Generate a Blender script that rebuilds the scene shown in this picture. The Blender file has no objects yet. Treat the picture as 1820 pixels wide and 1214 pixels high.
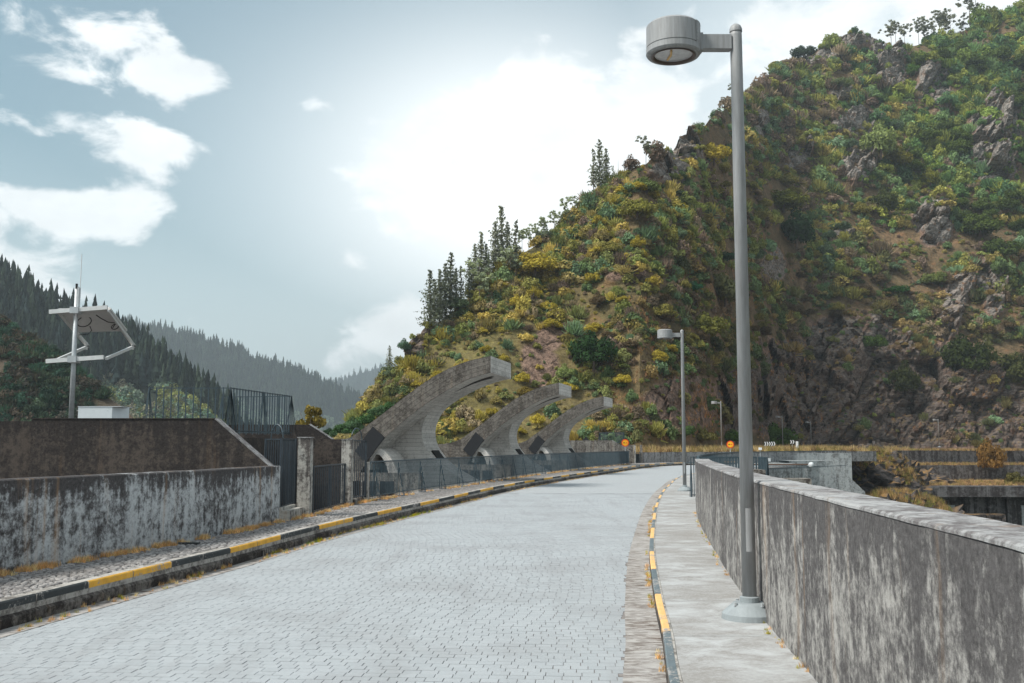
import bpy, math, random
import numpy as np
R = math.radians
rnd = random.Random(7)
rng = np.random.default_rng(11)
sc = bpy.context.scene
COL = sc.collection

# ------------------------------------------------------------------ camera
EYE = 1.7
F = 1769.44                      # focal length in photograph pixels (35 mm on 36 mm)
PITCH = math.atan(185 / F)
cd = bpy.data.cameras.new("camera")
cam = bpy.data.objects.new("camera", cd)
COL.objects.link(cam)
cam.location = (0, 0, EYE)
cam.rotation_euler = (math.pi / 2 + PITCH, 0, 0)
cd.lens = 35
cd.sensor_width = 36
cd.clip_start = .1
cd.clip_end = 20000
sc.camera = cam

# ------------------------------------------------------------------ light
SUN_AZ, SUN_EL = -112, 52          # degrees, azimuth to the right of +Y
SUN_STRENGTH, SKY_STRENGTH = 2.3, .0555
EXPOSURE = 1.15
HAZE = .00030
sd = bpy.data.lights.new("sun", 'SUN')
sun = bpy.data.objects.new("sun", sd)
COL.objects.link(sun)
sd.energy = SUN_STRENGTH
sd.angle = R(16)
sd.color = (1, .955, .89)
sun.rotation_euler = (R(90 - SUN_EL), 0, R(180 - SUN_AZ))

sc.view_settings.view_transform = 'Standard'
sc.view_settings.look = 'None'
sc.view_settings.gamma = 1
sc.view_settings.use_curve_mapping = False
sc.view_settings.exposure = EXPOSURE
sc.render.engine = 'CYCLES'
sc.cycles.use_denoising = True
sc.cycles.max_bounces = 6
sc.cycles.diffuse_bounces = 3
sc.cycles.volume_bounces = 0
sc.cycles.transparent_max_bounces = 8
sc.cycles.use_adaptive_sampling = True


def ray(x, y):
    u = (x - 910) / F
    v = (607 - y) / F
    ca, sa = math.cos(PITCH), math.sin(PITCH)
    return np.array([u, ca - v * sa, sa + v * ca])


def G(x, y, z):
    r = ray(x, y)
    return np.array([0, 0, EYE]) + r * ((z - EYE) / r[2])


def P(x, y, Y):
    r = ray(x, y)
    return np.array([0, 0, EYE]) + r * (Y / r[1])


# ------------------------------------------------------------------ node helper
class N:
    def __init__(s, tree):
        s.t = tree
        tree.nodes.clear()

    def n(s, typ, ins=None, **kw):
        nd = s.t.nodes.new(typ)
        for k, v in kw.items():
            setattr(nd, k, v)
        for k, v in (ins or {}).items():
            s.set(nd.inputs[k], v)
        return nd

    def set(s, sock, v):
        if isinstance(v, bpy.types.NodeSocket):
            s.t.links.new(v, sock)
        elif isinstance(v, (tuple, list)) and len(v) == 3 and sock.type == 'RGBA':
            sock.default_value = (*v, 1)
        else:
            sock.default_value = v

    def m(s, op, a, b=0., c=None, clamp=False):
        nd = s.t.nodes.new('ShaderNodeMath')
        nd.operation = op
        nd.use_clamp = clamp
        s.set(nd.inputs[0], a)
        s.set(nd.inputs[1], b)
        if c is not None:
            s.set(nd.inputs[2], c)
        return nd.outputs[0]

    def vm(s, op, a, b):
        nd = s.t.nodes.new('ShaderNodeVectorMath')
        nd.operation = op
        s.set(nd.inputs[0], a)
        s.set(nd.inputs[1], b)
        return nd.outputs[0]

    def mix(s, f, a, b, blend='MIX'):
        nd = s.t.nodes.new('ShaderNodeMix')
        nd.data_type = 'RGBA'
        nd.blend_type = blend
        s.set(nd.inputs[0], f)
        s.set(nd.inputs[6], a)
        s.set(nd.inputs[7], b)
        return nd.outputs[2]

    def rng(s, v, a, b, c=0., d=1., smooth=False):
        nd = s.t.nodes.new('ShaderNodeMapRange')
        if smooth:
            nd.interpolation_type = 'SMOOTHSTEP'
        for i, x in enumerate((v, a, b, c, d)):
            s.set(nd.inputs[i], x)
        return nd.outputs[0]

    def noise(s, vec, scale, detail=5., rough=.6, dist=0.):
        nd = s.n('ShaderNodeTexNoise', {'Vector': vec, 'Scale': scale, 'Detail': detail, 'Roughness': rough, 'Distortion': dist})
        return nd.outputs[0]

    def vor(s, vec, scale, feature='F1', out=0):
        nd = s.n('ShaderNodeTexVoronoi', {'Vector': vec, 'Scale': scale}, feature=feature)
        return nd.outputs[out]


def mat(name, rough=.8, metal=0., spec=.3):
    m = bpy.data.materials.new(name)
    m.use_nodes = True
    k = N(m.node_tree)
    out = k.n('ShaderNodeOutputMaterial')
    b = k.n('ShaderNodeBsdfPrincipled', {'Roughness': rough, 'Metallic': metal, 'Specular IOR Level': spec})
    k.t.links.new(b.outputs[0], out.inputs[0])
    k.b, k.out = b, out
    k.pos = k.n('ShaderNodeNewGeometry').outputs['Position']
    return m, k


def bump(k, h, strength=.4, dist=.02):
    nd = k.n('ShaderNodeBump', {'Height': h, 'Strength': strength, 'Distance': dist})
    k.t.links.new(nd.outputs[0], k.b.inputs['Normal'])


def flat_mat(name, col, rough=.6, metal=0., var=.12, spec=.35):
    m, k = mat(name, rough, metal, spec)
    n = k.noise(k.pos, 9., 4., .65)
    k.set(k.b.inputs['Base Color'], k.mix(k.rng(n, .3, .7), tuple(c * (1 - var) for c in col), tuple(min(1, c * (1 + var)) for c in col)))
    return m


def concrete(name, light, dark, cover=.5, streak=.6, topz=None, orange=0., boards=None, rough=.9, tdepth=.35, scale=1.):
    """weathered cast concrete: lichen-dark patches, vertical runs, a dark wet top band"""
    m, k = mat(name, rough, 0, .15)
    big = k.noise(k.pos, .9 * scale, 8., .68, .3)
    st = k.noise(k.vm('MULTIPLY', k.pos, (5.5 * scale, 5.5 * scale, .42 * scale)), 1., 6., .62, .2)
    st2 = k.noise(k.vm('MULTIPLY', k.pos, (17 * scale, 17 * scale, .8 * scale)), 1., 4., .6)
    fine = k.noise(k.pos, 26. * scale, 8., .75)
    spk = k.noise(k.pos, 9. * scale, 6., .8)
    f = k.m('ADD', k.m('MULTIPLY', big, 1 - streak), k.m('MULTIPLY', st, streak))
    f = k.m('ADD', f, k.m('MULTIPLY', k.m('SUBTRACT', st2, .5), .35 * streak))
    f = k.m('ADD', f, k.m('MULTIPLY', k.m('SUBTRACT', spk, .5), 1.1))
    blot = k.noise(k.pos, 2.6 * scale, 3., .5, .8)
    f = k.m('ADD', f, k.m('MULTIPLY', k.m('SUBTRACT', blot, .5), .3))
    if topz is not None:
        z = k.n('ShaderNodeSeparateXYZ', {0: k.pos}).outputs[2]
        zz = k.m('ADD', z, k.m('MULTIPLY', k.m('SUBTRACT', st, .5), tdepth * 2.2))
        f = k.m('ADD', f, k.rng(zz, topz - tdepth, topz, 0, .2, True))
    c0 = .5 - (cover - .5) * .35
    f = k.rng(f, c0 - .15, c0 + .17, 0, 1, True)
    lt = k.mix(k.rng(fine, .3, .7), tuple(c * .8 for c in light), tuple(min(1, c * 1.12) for c in light))
    dk = k.mix(k.rng(fine, .35, .7), tuple(c * .65 for c in dark), tuple(c * 1.7 for c in dark))
    col = k.mix(f, lt, dk)
    if orange:
        o = k.noise(k.vm('ADD', k.vm('MULTIPLY', k.pos, (4., 4., .3)), (31, 7, 3)), 1., 4., .6)
        col = k.mix(k.rng(o, .6, .72, 0, orange), col, (.40, .24, .12))
    h = fine
    if boards:
        uv = k.n('ShaderNodeUVMap').outputs[0]
        sx = k.n('ShaderNodeSeparateXYZ', {0: uv})
        v = k.m('MULTIPLY', sx.outputs[1], boards)
        fr = k.m('FRACT', v)
        line = k.rng(k.m('ABSOLUTE', k.m('SUBTRACT', fr, .5)), .40, .5)
        row = k.n('ShaderNodeTexWhiteNoise', {'Vector': k.n('ShaderNodeCombineXYZ', {0: k.m('FLOOR', v)}).outputs[0]}).outputs[0]
        grain = k.noise(k.n('ShaderNodeCombineXYZ', {0: k.m('MULTIPLY', sx.outputs[0], 1.3), 1: k.m('MULTIPLY', v, 2.)}).outputs[0], 2., 5., .7)
        col = k.mix(k.m('MULTIPLY', line, k.rng(grain, .35, .7, .2, .95)), col, tuple(c * .6 for c in dark))
        col = k.mix(.35, col, k.mix(row, (.55, .55, .55), (1., 1., 1.)), 'MULTIPLY')
        h = k.m('ADD', k.m('MULTIPLY', fine, .5), k.m('MULTIPLY', line, -1.2))
    k.set(k.b.inputs['Base Color'], col)
    bump(k, k.m('ADD', h, k.m('MULTIPLY', spk, .8)), .7, .012)
    return m


M = {}
M['parapet_r'] = concrete('right_parapet_concrete', (.37, .355, .335), (.085, .08, .08), .64, .45, 1.40, .3, tdepth=.55)
M['coping'] = concrete('coping_concrete', (.36, .36, .36), (.12, .11, .11), .52, .2, orange=.3)
M['parapet_l'] = concrete('left_parapet_concrete', (.50, .515, .52), (.065, .06, .06), .50, .42, 1.34, .4, tdepth=.34)
M['dark_wall'] = concrete('dark_stained_concrete', (.095, .078, .067), (.034, .03, .029), .64, .4, 2.25, .1, tdepth=.5)  # also put on the arch plate that paints in the slot's shade
M['wall'] = concrete('stained_concrete', (.30, .28, .25), (.06, .05, .045), .55, .6, None, .3)
M['pillar'] = concrete('pillar_concrete', (.46, .44, .40), (.09, .08, .075), .42, .8, 1.95, .3)
M['far_wall'] = concrete('far_wall_concrete', (.36, .35, .34), (.11, .10, .10), .42, .75, 1.3, .2, scale=.6)
M['abut'] = concrete('abutment_concrete', (.38, .40, .40), (.12, .12, .12), .40, .6, None, .15, scale=.35)
M['terrace'] = concrete('terrace_wall_concrete', (.15, .145, .145), (.035, .03, .03), .60, .8, None, .1, scale=.3)
M['rib_side'] = concrete('shaded_board_marked_concrete', (.185, .168, .15), (.06, .053, .047), .56, .35, None, .1, boards=6.)  # shaded copy for the rib sides, the darker light put into the colour
M['rib_soffit'] = concrete('lit_board_marked_concrete', (.64, .61, .57), (.30, .28, .26), .24, .2, None, .05, boards=6.)  # lit copy: colour raised in place of bounce light on the soffit
M['base'] = concrete('kerb_base_concrete', (.22, .20, .18), (.035, .03, .028), .66, .2, None, .15)
M['kerb'] = concrete('kerb_concrete', (.42, .40, .37), (.12, .11, .10), .4, .1, None, .1)
M['lamp_base'] = flat_mat('lamp_foot_paint', (.25, .275, .285), .55)
def paint_mat(name, col, wear):
    m, k = mat(name, .75, 0, .2)
    a = k.noise(k.pos, 22., 8., .75)
    b_ = k.noise(k.pos, 1.7, 4., .6)
    v = k.m('ADD', a, k.m('MULTIPLY', k.m('SUBTRACT', b_, .5), .7))
    c = k.mix(k.rng(k.noise(k.pos, 6., 5.), .3, .7), tuple(x * .8 for x in col), tuple(min(1, x * 1.12) for x in col))
    c = k.mix(k.rng(v, wear, wear + .07), c, (.30, .285, .27))
    k.set(k.b.inputs['Base Color'], c)
    bump(k, v, .3, .003)
    return m


M['yellow'] = paint_mat('yellow_kerb_paint', (.72, .39, .06), .60)
M['yellow_pale'] = paint_mat('worn_yellow_kerb_paint', (.72, .44, .18), .58)
M['black'] = paint_mat('black_kerb_paint', (.05, .055, .057), .57)
M['slate_blue'] = paint_mat('worn_black_kerb_paint', (.12, .15, .165), .56)
M['fence'] = flat_mat('blue_grey_fence_paint', (.05, .076, .092), .45, .0, .25)
M['fence_dark'] = flat_mat('dark_gate_paint', (.028, .038, .048), .45, .0, .25)
M['steel_plate'] = flat_mat('dark_steel_plate', (.010, .011, .014), .6, 0, .12)
M['galv'] = flat_mat('galvanised_steel', (.42, .44, .45), .45, .35, .15)
M['alu'] = flat_mat('aluminium_profile', (.62, .62, .61), .4, .3, .08)
M['white'] = flat_mat('white_cabinet_paint', (.62, .66, .68), .5, 0, .04)
M['panel_back'] = flat_mat('solar_panel_back', (.62, .61, .60), .6, 0, .06)
M['cable'] = flat_mat('black_cable', (.012, .012, .012), .5)
M['dark'] = flat_mat('opening_shade', (.012, .011, .011), .9)  # near-black put in for the shade inside openings
M['window'] = flat_mat('dark_window_glass', (.02, .022, .025), .15, 0, .2, .5)
M['sign_red'] = flat_mat('sign_red', (.75, .06, .012), .4, 0, .04)
M['sign_yellow'] = flat_mat('sign_yellow', (.88, .42, .01), .4, 0, .03)
M['sign_black'] = flat_mat('sign_black', (.02, .02, .02), .5)
M['sign_white'] = flat_mat('sign_white', (.75, .77, .78), .5, 0, .03)


def lamp_mats():
    m, k = mat('lamp_grey_paint', .5, 0, .4)
    z = k.noise(k.vm('MULTIPLY', k.pos, (30, 30, 3.)), 1., 4., .6)
    c = k.mix(k.rng(z, .35, .7), (.31, .315, .32), (.23, .228, .228))
    k.set(k.b.inputs['Base Color'], c)
    bump(k, k.noise(k.pos, 60., 3.), .1, .003)
    M['lamp'] = m
    M['lamp_ring'] = flat_mat('lamp_ring_brown', (.13, .10, .09), .5)
    m, k = mat('lamp_lens_glass', .2, 0, .5)
    c = k.mix(k.rng(k.noise(k.pos, 14.), .3, .7), (.55, .56, .57), (.38, .38, .40))
    k.set(k.b.inputs['Base Color'], c)
    M['lens'] = m
    M['tube'] = flat_mat('amber_lamp_tube', (.75, .48, .20), .4)


lamp_mats()


def stone_mat(name, a, b, jitter=.35, dirt=(.13, .10, .08), dirt_amt=.35, rough=.85, bstr=.5):
    m, k = mat(name, rough, 0, .2)
    g = k.n('ShaderNodeNewGeometry').outputs['Random Per Island']
    o = k.n('ShaderNodeObjectInfo').outputs['Random']
    r = k.m('FRACT', k.m('ADD', g, o))
    c = k.mix(r, a, b)
    n = k.noise(k.pos, .55, 6., .65)
    c = k.mix(k.rng(n, .46, .70, 0, dirt_amt), c, dirt)
    n3 = k.noise(k.vm('MULTIPLY', k.pos, (2.4, .22, 1)), 1., 4., .6)
    c = k.mix(k.rng(n3, .52, .68, 0, dirt_amt * .7), c, dirt)
    f = k.noise(k.pos, 45., 6., .7)
    c = k.mix(k.rng(f, .3, .75, 0, .3), c, tuple(x * .55 for x in a))
    k.set(k.b.inputs['Base Color'], c)
    bump(k, f, bstr, .004)
    return m


M['sett'] = stone_mat('grey_sett_stone', (.325, .345, .36), (.355, .375, .39), dirt=(.24, .24, .245), dirt_amt=.55, bstr=.15)
M['cobble'] = stone_mat('pavement_cobble_stone', (.14, .135, .135), (.42, .40, .385), dirt=(.2, .17, .15), dirt_amt=.4)
M['joint'] = flat_mat('joint_sand', (.20, .18, .17), .95, 0, .4)


def road_far():
    m, k = mat('distant_sett_paving', .85, 0, .2)
    br = k.n('ShaderNodeTexBrick', {'Vector': k.pos, 'Color1': (.32, .34, .355), 'Color2': (.36, .38, .395), 'Mortar': (.20, .19, .18),
                                    'Scale': 1., 'Mortar Size': .006, 'Mortar Smooth': .3, 'Brick Width': .135, 'Row Height': .118})
    n = k.noise(k.pos, .55, 6., .65)
    c = k.mix(k.rng(n, .5, .72, 0, .4), br.outputs[0], (.26, .265, .27))
    n2 = k.noise(k.vm('MULTIPLY', k.pos, (.25, 2.2, 1)), 1., 5., .6)
    c = k.mix(k.rng(n2, .56, .7, 0, .35), c, (.22, .22, .225))
    k.set(k.b.inputs['Base Color'], c)
    return m


M['road'] = road_far()


def walk_mat():
    m, k = mat('pale_walkway_concrete', .9, 0, .2)
    n = k.noise(k.vm('MULTIPLY', k.pos, (2.4, 3.4, 1)), 1., 8., .7, .6)
    b = k.noise(k.pos, .8, 6., .6)
    f = k.noise(k.pos, 30., 7., .75)
    c = k.mix(k.rng(n, .38, .62), (.41, .42, .425), (.25, .24, .23))
    c = k.mix(k.rng(b, .42, .62, 0, .7), c, (.22, .205, .19))
    c = k.mix(k.rng(f, .45, .7, 0, .4), c, (.50, .51, .51))
    k.set(k.b.inputs['Base Color'], c)
    bump(k, f, .4, .004)
    return m


M['walk'] = walk_mat()


def gutter_mat():
    m, k = mat('gutter_concrete', .95, 0, .1)
    n = k.noise(k.vm('MULTIPLY', k.pos, (6., 14., 1)), 1., 7., .7, .6)
    b = k.noise(k.pos, 1.1, 5., .6)
    c = k.mix(k.rng(n, .42, .6), (.36, .34, .32), (.10, .075, .06))
    c = k.mix(k.rng(b, .4, .65, 0, .55), c, (.40, .39, .38))
    k.set(k.b.inputs['Base Color'], c)
    bump(k, n, .7, .01)
    return m


M['gutter'] = gutter_mat()


def leaf_mat(name, col=None, trans=.24, inst=False):
    m = bpy.data.materials.new(name)
    m.use_nodes = True
    k = N(m.node_tree)
    out = k.n('ShaderNodeOutputMaterial')
    if inst:
        a = k.n('ShaderNodeAttribute', attribute_type='INSTANCER', attribute_name='tint').outputs['Color']
    else:
        a = k.n('ShaderNodeRGB').outputs[0]
        a.default_value = (*col, 1)
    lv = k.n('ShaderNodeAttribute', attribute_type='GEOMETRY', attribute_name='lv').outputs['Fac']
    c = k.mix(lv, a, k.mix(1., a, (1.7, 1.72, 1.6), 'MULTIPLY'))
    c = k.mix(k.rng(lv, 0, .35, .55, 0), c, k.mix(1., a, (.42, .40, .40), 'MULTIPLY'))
    d = k.n('ShaderNodeBsdfDiffuse', {0: c})
    t = k.n('ShaderNodeBsdfTranslucent', {0: k.mix(1., c, (1.1, 1.15, .6), 'MULTIPLY')})
    mx = k.n('ShaderNodeMixShader', {0: trans, 1: d.outputs[0], 2: t.outputs[0]})
    k.t.links.new(mx.outputs[0], out.inputs[0])
    return m


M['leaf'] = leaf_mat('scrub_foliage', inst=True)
M['bark'] = flat_mat('grey_brown_bark', (.13, .10, .085), .9, 0, .35)
M['bark_pale'] = flat_mat('pale_bark', (.24, .20, .17), .9, 0, .3)
M['dry'] = leaf_mat('dry_orange_grass', (.42, .235, .085), .3)
M['dry_pale'] = leaf_mat('dry_straw_grass', (.40, .27, .10), .3)
M['weed'] = leaf_mat('yellow_green_weed', (.30, .30, .03), .3)

# ------------------------------------------------------------------ numpy noise
def _h(ix, iy, iz, s):
    n = (ix.astype(np.int64) * 374761393 + iy.astype(np.int64) * 668265263 + iz.astype(np.int64) * 2147483647 + s * 974634777)
    n = (n ^ (n >> 13)) * 1274126177
    n = n ^ (n >> 16)
    return (n & 0xffffff).astype(np.float64) / 0xffffff


def vnoise(p, s=0):
    i = np.floor(p)
    f = p - i
    f = f * f * (3 - 2 * f)
    i = i.astype(np.int64)
    r = 0
    for a in (0, 1):
        wa = f[:, 0] if a else 1 - f[:, 0]
        for b in (0, 1):
            wb = f[:, 1] if b else 1 - f[:, 1]
            for c in (0, 1):
                wc = f[:, 2] if c else 1 - f[:, 2]
                r = r + wa * wb * wc * _h(i[:, 0] + a, i[:, 1] + b, i[:, 2] + c, s)
    return r


def fbm(p, oct=4, s=0, gain=.5):
    r, a, t = 0, 1, 0
    for o in range(oct):
        r = r + a * vnoise(p * 2 ** o + o * 17.3, s + o)
        t += a
        a *= gain
    return r / t


def cells(p, s=0, facet=False):
    """voronoi: random value of the nearest cell, and F2-F1"""
    i = np.floor(p).astype(np.int64)
    best = np.full(len(p), 9.)
    sec = np.full(len(p), 9.)
    val = np.zeros(len(p))
    ramp = np.zeros(len(p))
    for a in (-1, 0, 1):
        for b in (-1, 0, 1):
            for c in (-1, 0, 1):
                x, y, z = i[:, 0] + a, i[:, 1] + b, i[:, 2] + c
                q = np.stack([x + _h(x, y, z, s), y + _h(x, y, z, s + 1), z + _h(x, y, z, s + 2)], 1)
                d = ((q - p) ** 2).sum(1) ** .5
                v = _h(x, y, z, s + 3)
                nb = d < best
                sec = np.where(nb, best, np.minimum(sec, d))
                val = np.where(nb, v, val)
                if facet:
                    o_ = p - q
                    rm = sum(o_[:, j_] * (_h(x, y, z, s + 5 + j_) * 2 - 1) for j_ in range(3))
                    ramp = np.where(nb, rm, ramp)
                best = np.where(nb, d, best)
    return (val, sec - best, ramp) if facet else (val, sec - best)


# ------------------------------------------------------------------ mesh helpers
def tag(o, label=None, cat=None, group=None, kind=None):
    if label: o['label'] = label
    if cat: o['category'] = cat
    if group: o['group'] = group
    if kind: o['kind'] = kind
    return o


def link(name, me, m=None, parent=None, **kw):
    o = bpy.data.objects.new(name, me)
    if m is not None and me is not None and not me.materials:
        for x in (m if isinstance(m, (list, tuple)) else [m]):
            me.materials.append(x)
    COL.objects.link(o)
    if parent is not None:
        o.parent = parent
    return tag(o, **kw)


def empty(name, loc=(0, 0, 0), rz=0., **kw):
    o = bpy.data.objects.new(name, None)
    o.empty_display_size = .3
    COL.objects.link(o)
    o.location = loc
    o.rotation_euler = (0, 0, rz)
    return tag(o, **kw)


def copy_tree(o, parent=None, name=None):
    c = o.copy()
    COL.objects.link(c)
    c.parent = parent
    for ch in list(o.children):
        copy_tree(ch, c)
    return c


class MB:
    def __init__(s):
        s.v, s.f, s.mi, s.uv = [], [], [], []

    def add(s, v, f, mi=0, uv=None):
        o = len(s.v)
        s.v += [tuple(map(float, p)) for p in v]
        s.f += [tuple(i + o for i in q) for q in f]
        s.mi += [mi] * len(f)
        s.uv += list(uv) if uv is not None else [(0, 0)] * len(v)
        return s

    def box(s, x0, x1, y0, y1, z0, z1, mi=0):
        return s.add([(x0, y0, z0), (x1, y0, z0), (x1, y1, z0), (x0, y1, z0), (x0, y0, z1), (x1, y0, z1), (x1, y1, z1), (x0, y1, z1)],
                     [(0, 3, 2, 1), (4, 5, 6, 7), (0, 1, 5, 4), (1, 2, 6, 5), (2, 3, 7, 6), (3, 0, 4, 7)], mi)

    def obox(s, c, ax, ay, az, mi=0):
        """box from centre and three half-axis vectors"""
        c, ax, ay, az = map(np.asarray, (c, ax, ay, az))
        v = [c + i * ax + j * ay + k * az for k in (-1, 1) for j in (-1, 1) for i in (-1, 1)]
        return s.add(v, [(0, 2, 3, 1), (4, 5, 7, 6), (0, 1, 5, 4), (1, 3, 7, 5), (3, 2, 6, 7), (2, 0, 4, 6)], mi)

    def bar(s, a, b, w, h=None, mi=0, up=(0, 0, 1)):
        a, b = np.asarray(a, float), np.asarray(b, float)
        d = b - a
        L = np.linalg.norm(d)
        d = d / L
        up = np.asarray(up, float)
        if abs(d @ up) > .95:
            up = np.array([0, 1., 0])
        sx = np.cross(d, up)
        sx /= np.linalg.norm(sx)
        sy = np.cross(sx, d)
        h = w if h is None else h
        return s.obox((a + b) / 2, d * L / 2, sx * w / 2, sy * h / 2, mi)

    def tube(s, pts, r, n=8, mi=0, cap=True):
        pts = [np.asarray(p, float) for p in pts]
        rs = r if isinstance(r, (list, tuple)) else [r] * len(pts)
        v, f = [], []
        for i, p in enumerate(pts):
            d = pts[min(i + 1, len(pts) - 1)] - pts[max(i - 1, 0)]
            d = d / (np.linalg.norm(d) + 1e-9)
            u = np.cross(d, (0, 0, 1.) if abs(d[2]) < .9 else (1., 0, 0))
            u /= np.linalg.norm(u)
            w = np.cross(d, u)
            for j in range(n):
                t = 2 * math.pi * j / n
                v.append(p + rs[i] * (math.cos(t) * u + math.sin(t) * w))
        for i in range(len(pts) - 1):
            for j in range(n):
                k = (j + 1) % n
                f.append((i * n + j, i * n + k, i * n + n + k, i * n + n + j))
        if cap:
            f.append(tuple(range(n))[::-1])
            f.append(tuple((len(pts) - 1) * n + j for j in range(n)))
        return s.add(v, f, mi)

    def lathe(s, prof, n=24, c=(0, 0, 0), mi=0):
        v, f = [], []
        for r, z in prof:
            for j in range(n):
                t = 2 * math.pi * j / n
                v.append((c[0] + r * math.cos(t), c[1] + r * math.sin(t), c[2] + z))
        for i in range(len(prof) - 1):
            for j in range(n):
                k = (j + 1) % n
                f.append((i * n + j, i * n + k, i * n + n + k, i * n + n + j))
        return s.add(v, f, mi)

    def mesh(s, name, smooth=False):
        me = bpy.data.meshes.new(name)
        me.from_pydata(s.v, [], s.f)
        if any(s.mi):
            me.polygons.foreach_set('material_index', s.mi)
        if any(u != (0, 0) for u in s.uv[:64]) or any(u != (0, 0) for u in s.uv[-8:]):
            ul = me.uv_layers.new(name='UVMap')
            li = np.empty(len(me.loops), np.int32)
            me.loops.foreach_get('vertex_index', li)
            ul.data.foreach_set('uv', np.asarray(s.uv, np.float32)[li].ravel())
        if smooth:
            me.polygons.foreach_set('use_smooth', [True] * len(me.polygons))
        me.validate()
        me.update()
        return me

    def build(s, name, m=None, parent=None, smooth=False, **kw):
        return link(name, s.mesh(name, smooth), m, parent, **kw)


def np_mesh(name, v, f, smooth=False, attrs=None):
    """big meshes: v (n,3), f (m,k) of one face size"""
    me = bpy.data.meshes.new(name)
    v = np.ascontiguousarray(v, np.float32)
    f = np.ascontiguousarray(f, np.int32)
    me.vertices.add(len(v))
    me.vertices.foreach_set('co', v.ravel())
    k = f.shape[1]
    me.loops.add(f.size)
    me.loops.foreach_set('vertex_index', f.ravel())
    me.polygons.add(len(f))
    me.polygons.foreach_set('loop_start', np.arange(0, f.size, k, dtype=np.int32))
    me.polygons.foreach_set('use_smooth', np.full(len(f), bool(smooth)))
    for nm, a in (attrs or {}).items():
        at = me.attributes.new(nm, 'FLOAT', 'POINT')
        at.data.foreach_set('value', np.asarray(a, np.float32))
    me.update(calc_edges=True)
    return me


def smooth_path(pts, step=.5):
    """Catmull-Rom through 2-D points, resampled"""
    p = np.asarray(pts, float)
    p = np.vstack([2 * p[0] - p[1], p, 2 * p[-1] - p[-2]])
    out = []
    for i in range(1, len(p) - 2):
        for t in np.linspace(0, 1, 24, endpoint=False):
            a, b, c, d = p[i - 1:i + 3]
            out.append(.5 * (2 * b + (c - a) * t + (2 * a - 5 * b + 4 * c - d) * t * t + (3 * b - a - 3 * c + d) * t ** 3))
    out.append(p[-2])
    out = np.array(out)
    for _ in range(3):
        out[1:-1] = out[1:-1] * .5 + (out[2:] + out[:-2]) * .25
    s = np.r_[0, np.cumsum(np.linalg.norm(np.diff(out, axis=0), axis=1))]
    t = np.arange(0, s[-1], step)
    t = np.r_[t, s[-1]]
    return np.stack([np.interp(t, s, out[:, 0]), np.interp(t, s, out[:, 1])], 1)


def normals2(p):
    d = np.gradient(p, axis=0)
    d /= np.linalg.norm(d, axis=1)[:, None]
    return np.stack([d[:, 1], -d[:, 0]], 1), d      # right-hand normal, tangent


def sweep(path, prof, close=True, rough=0., mb=None, mis=None, caps=True):
    """cross-section prof [(offset to the right, z)] swept along a 2-D path"""
    path = np.asarray(path, float)
    n, _ = normals2(path)
    k = len(prof)
    v, uv = [], []
    s = np.r_[0, np.cumsum(np.linalg.norm(np.diff(path, axis=0), axis=1))]
    for i in range(len(path)):
        q = 0
        for j, (o, z) in enumerate(prof):
            v.append((path[i, 0] + n[i, 0] * o, path[i, 1] + n[i, 1] * o, z))
            uv.append((s[i], q))
            if j + 1 < k:
                q += math.hypot(prof[j + 1][0] - o, prof[j + 1][1] - z)
    v = np.array(v)
    if rough:
        v[:, 2] += (fbm(v * 4, 3, 5) - .5) * rough
        v[:, 0] += (fbm(v * 5, 3, 9) - .5) * rough
    f = []
    for i in range(len(path) - 1):
        for j in range(k if close else k - 1):
            l = (j + 1) % k
            f.append((i * k + j, i * k + l, (i + 1) * k + l, (i + 1) * k + j))
    if close and caps:
        f.append(tuple(range(k)))
        f.append(tuple((len(path) - 1) * k + j for j in range(k))[::-1])
    mb = mb or MB()
    mb.add(v, f, 0, uv)
    return mb


def densify(prof, step):
    out = []
    for i in range(len(prof)):
        a, b = np.array(prof[i], float), np.array(prof[(i + 1) % len(prof)], float)
        n = max(1, int(np.linalg.norm(b - a) / step))
        out += [tuple(a + (b - a) * t / n) for t in range(n)]
    return out


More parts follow.
